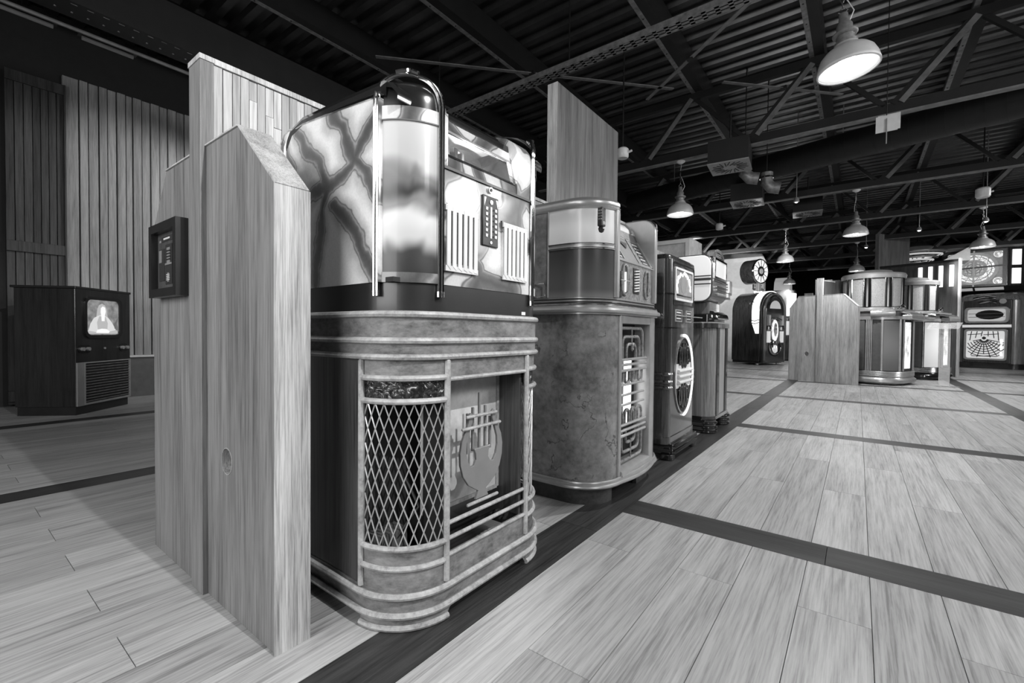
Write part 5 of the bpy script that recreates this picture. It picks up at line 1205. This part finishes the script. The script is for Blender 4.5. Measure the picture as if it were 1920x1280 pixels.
# swirl diffusers
def diffuser(x, y, z, lb, rz):
    t = thing('ceiling_diffuser', lb, 'air vent', (x, y, z), rz, 'square swirl diffusers', local=True)
    B(-.20, .20, -.20, .20, .0, .24).build('plenum_box', 'truss_steel', t, smooth=False); B(-.205, .205, -.205, .205, -.012, 0).build('face_plate', 'grey_paint', t, smooth=False)
    for k_ in range(22):
        a_ = 2*PI*k_/22; r0, r1 = (.07, .17) if k_ % 2 else (.09, .185)
        MB().bar((r0*math.cos(a_), r0*math.sin(a_), -.0135), (r1*math.cos(a_+.25), r1*math.sin(a_+.25), -.0135), .010, .003).build('slot', 'black_matte', t, smooth=False)
    MB().tube([(0, 0, .24), (0, 0, .6)], .01, 6).build('hanger_rod', 'truss_steel', t)
diffuser(-1.17, 5.50, 2.62, 'square swirl ceiling vent near the second pendant lamp', R(5))
diffuser(-1.30, 7.25, 2.64, 'square swirl ceiling vent partly hidden behind the first one', R(5))
diffuser(-.70, 8.9, 2.75, 'square swirl ceiling vent farthest along, above the third lamp row', R(5))
def elbow(x, y, z, lb):
    t = thing('duct_elbow', lb, 'duct', (x, y, z)); MB().tube([(x, y, z+.02), (x, y, 3.9)], .006, 6).build('hanger_rod', 'truss_steel', t); MB().tube([(x, y, z+.12), (x, y, z), (x+.05, y+.02, z-.06), (x+.14, y+.04, z-.08)], .07, 14).build('elbow', 'galvanised', t); MB().tube([(x, y, z+.05), (x, y, z+.07)], .078, 14).build('collar', 'chrome', t)
elbow(-1.10, 5.95, 2.66, 'short shiny duct elbow beside the swirl vent'); elbow(-.93, 6.35, 2.62, 'second shiny duct elbow under the round duct')

# pendant lamps
def lamp(loc, lb):
    t = thing('pendant_lamp', lb, 'lamp', loc, 0, 'pendant lamps', local=True)
    r = .150
    out = [(r, 0), (r+.001, .018), (r*.97, .045), (r*.88, .078), (r*.72, .105), (r*.5, .125), (r*.42, .135), (r*.40, .145)]
    inn = [(a-.006, c-.003) for a, c in out]
    MB().lathe(out, n=36).build('shade', 'lamp_shade', t)
    MB().lathe([(r, 0)]+[(a, c) for a, c in inn[1:]]+[(.001, .14)], n=36).build('shade_lining', 'lamp_inside', t)
    MB().lathe([(r-.004, -.006), (r+.004, -.004), (r+.004, .008), (r-.004, .008)], n=36).build('rim', 'pale_paint', t)
    MB().lathe([(.001, .145), (.058, .145), (.058, .16), (.045, .168), (.045, .195), (.058, .20), (.063, .207), (.063, .214), (.040, .218), (.040, .26), (.026, .285), (.022, .33), (.001, .33)], n=24).build('neck', 'galvanised', t)
    MB().lathe([(.001, -.01), (.022, .0), (.04, .03), (.042, .055), (.03, .085), (.015, .105)], n=18).build('bulb', 'bulb', t)
    MB().tube([(.0, 0, .33), (.022, 0, .345), (.0, 0, .375), (-.022, 0, .345)], .004, 6, closed=True).build('hook', 'chrome', t)
    zt = .64; mb = MB(); z = .365; i = 0
    while z < zt-.03:
        mb.tube([((.009*math.cos(R(a_)) if i % 2 else 0), (0 if i % 2 else .009*math.cos(R(a_))), z+.017+.02*math.sin(R(a_))) for a_ in range(0, 360, 60)], .0028, 4, closed=True); z += .032; i += 1
    mb.build('chain', 'worn_chrome', t)
    MB().tube([(.022, 0, .27), (.05, 0, .33), (.02, .01, .42), (-.01, .01, .48), (.01, 0, zt-.02)], .003, 5).build('cord', 'pale_paint', t)
    MB().lathe([(.001, zt-.03), (.02, zt-.03), (.05, zt-.01), (.05, zt), (.001, zt)], n=18).build('ceiling_rose', 'pale_paint', t)
    return t
LL = ['largest nearest pendant lamp, top right, with a dazzling bulb', 'pendant lamp hanging above the burl jukebox, left of the swirl vent', 'pendant lamp centre right, above the pale fabric drum', 'pendant lamp hanging above the arched jukebox', 'pendant lamp at the right in front of the fretwork speaker', 'small distant pendant lamp left of the tall dark-faced board', 'small distant pendant lamp beyond the arched jukebox']
l0 = None
for i, p in enumerate(PEND):
    if l0 is None: l0 = lamp(p, LL[0]); o = l0
    else: o = dup(l0); o.location = p
    o['label'] = LL[i]
    if i in (2, 4, 5): o.rotation_euler = (0, 0, i)
    ld = bpy.data.lights.new('lamp_bulb_light', 'SPOT'); ld.energy = [120, 60, 110, 60, 110, 60, 60][i]; ld.spot_size = R(150); ld.spot_blend = .6; ld.shadow_soft_size = .04
    lo = bpy.data.objects.new('lamp_bulb_light', ld); C.objects.link(lo); lo.location = (p[0], p[1], p[2]-.02)
l0.rotation_euler = (R(0), R(-5), 0)

# sounders, sensors and small spotlights
for (x, y, z, lb, s_) in ((-1.98, 4.46, 2.62, 'small white cylindrical speaker beside the raised oak panel', 1), (-1.95, 8.46, 2.62, 'small white cylindrical speaker high behind the second pendant lamp', 1), (1.284, 8.6, 2.66, 'white cylindrical speaker high at the right', 1.25)):
    t = thing('ceiling_speaker', lb, 'speaker', (x, y, z), 0, 'white cylindrical ceiling speakers')
    MB().lathe([(.001, -.05*s_), (.05*s_, -.05*s_), (.06*s_, -.035*s_), (.06*s_, .04*s_), (.045*s_, .055*s_), (.001, .055*s_)], (x, y, z), 20).build('body', 'pale_paint', t)
    MB().tube([(x, y, z+.05*s_), (x, y, 3.9)], .008, 6).build('stem', 'truss_steel', t); MB().tube([(x+.05, y, z), (x+.10, y, z+.01)], .012, 8).build('knob', 'pale_paint', t)
t = thing('hanging_plate', 'pair of small pale square plates hanging below the near truss', 'sensor', (.165, 5.207, 2.6))
B(.09, .24, 5.19, 5.20, 2.55, 2.69).build('plate', 'pale_paint', t, smooth=False); B(.105, .26, 5.225, 5.235, 2.57, 2.71).build('plate', 'pale_paint', t, smooth=False)
MB().tube([(.165, 5.18, 2.66), (.165, 5.18, 2.44)], .005, 6).build('rod', 'grey_paint', t); MB().tube([(.165, 5.21, 2.69), (.165, 5.21, 3.9)], .004, 6).build('hanger', 'truss_steel', t)
for (x, y, z, lb, e) in ((-.72, 7.46, 2.62, 'tiny lit spotlight hanging left of centre under the roof', 0), (.82, 10.7, 2.62, 'bright spotlight beside the tall dark-faced board', 1), (.10, 12.0, 2.60, 'bright distant spotlight between two pendant lamps', 1), (1.52, 9.9, 2.52, 'bright bulb just above the right pendant lamp', 1)):
    t = thing('spotlight', lb, 'spotlight', (x, y, z))
    MB().tube([(x, y, z+.02), (x, y, 3.9)], .006, 6).build('stem', 'galvanised', t); MB().lathe([(.02, .05), (.035, .02), (.038, -.01), (.03, -.015)], (x, y, z), 14).build('can', 'silver_paint', t)
    MB().lathe([(.001, -.028), (.016, -.022), (.024, -.005), (.001, .01)], (x, y, z), 12).build('bulb', 'bulb' if e else 'lit_panel', t)
# tiered ring chandelier
t = thing('tiered_chandelier', 'wide tiered glass chandelier hanging right of the tall dark-faced board', 'chandelier', (1.09, 14.6, 2.42))
for i, (r, z) in enumerate(((.52, .30), (.445, .24), (.37, .18), (.29, .12), (.21, .06), (.12, .0))):
    MB().lathe([(r-.02, z), (r+.02, z+.01), (r+.02, z+.035), (r-.03, z+.03)], (1.09, 14.6, 2.42), 32).build('glass_ring', 'lit_soft' if i % 2 else 'silver_paint', t)
for k_ in range(10):
    a_ = 2*PI*k_/10; MB().tube([(1.09+.08*math.cos(a_), 14.6+.08*math.sin(a_), 2.40), (1.09+.52*math.cos(a_), 14.6+.52*math.sin(a_), 2.75)], .010, 5).build('rib', 'dark_metal', t)
MB().lathe([(.001, -.06), (.05, -.04), (.08, 0), (.001, .02)], (1.09, 14.6, 2.40), 16).build('finial', 'silver_paint', t)
MB().tube([(1.09, 14.6, 2.42), (1.09, 14.6, 3.9)], .012, 6).build('chain', 'worn_chrome', t)
MB().lathe([(.001, .33), (.20, .33), (.30, .45), (.12, .58), (.001, .60)], (1.09, 14.6, 2.42), 20).build('canopy', 'mid_grey_paint', t)
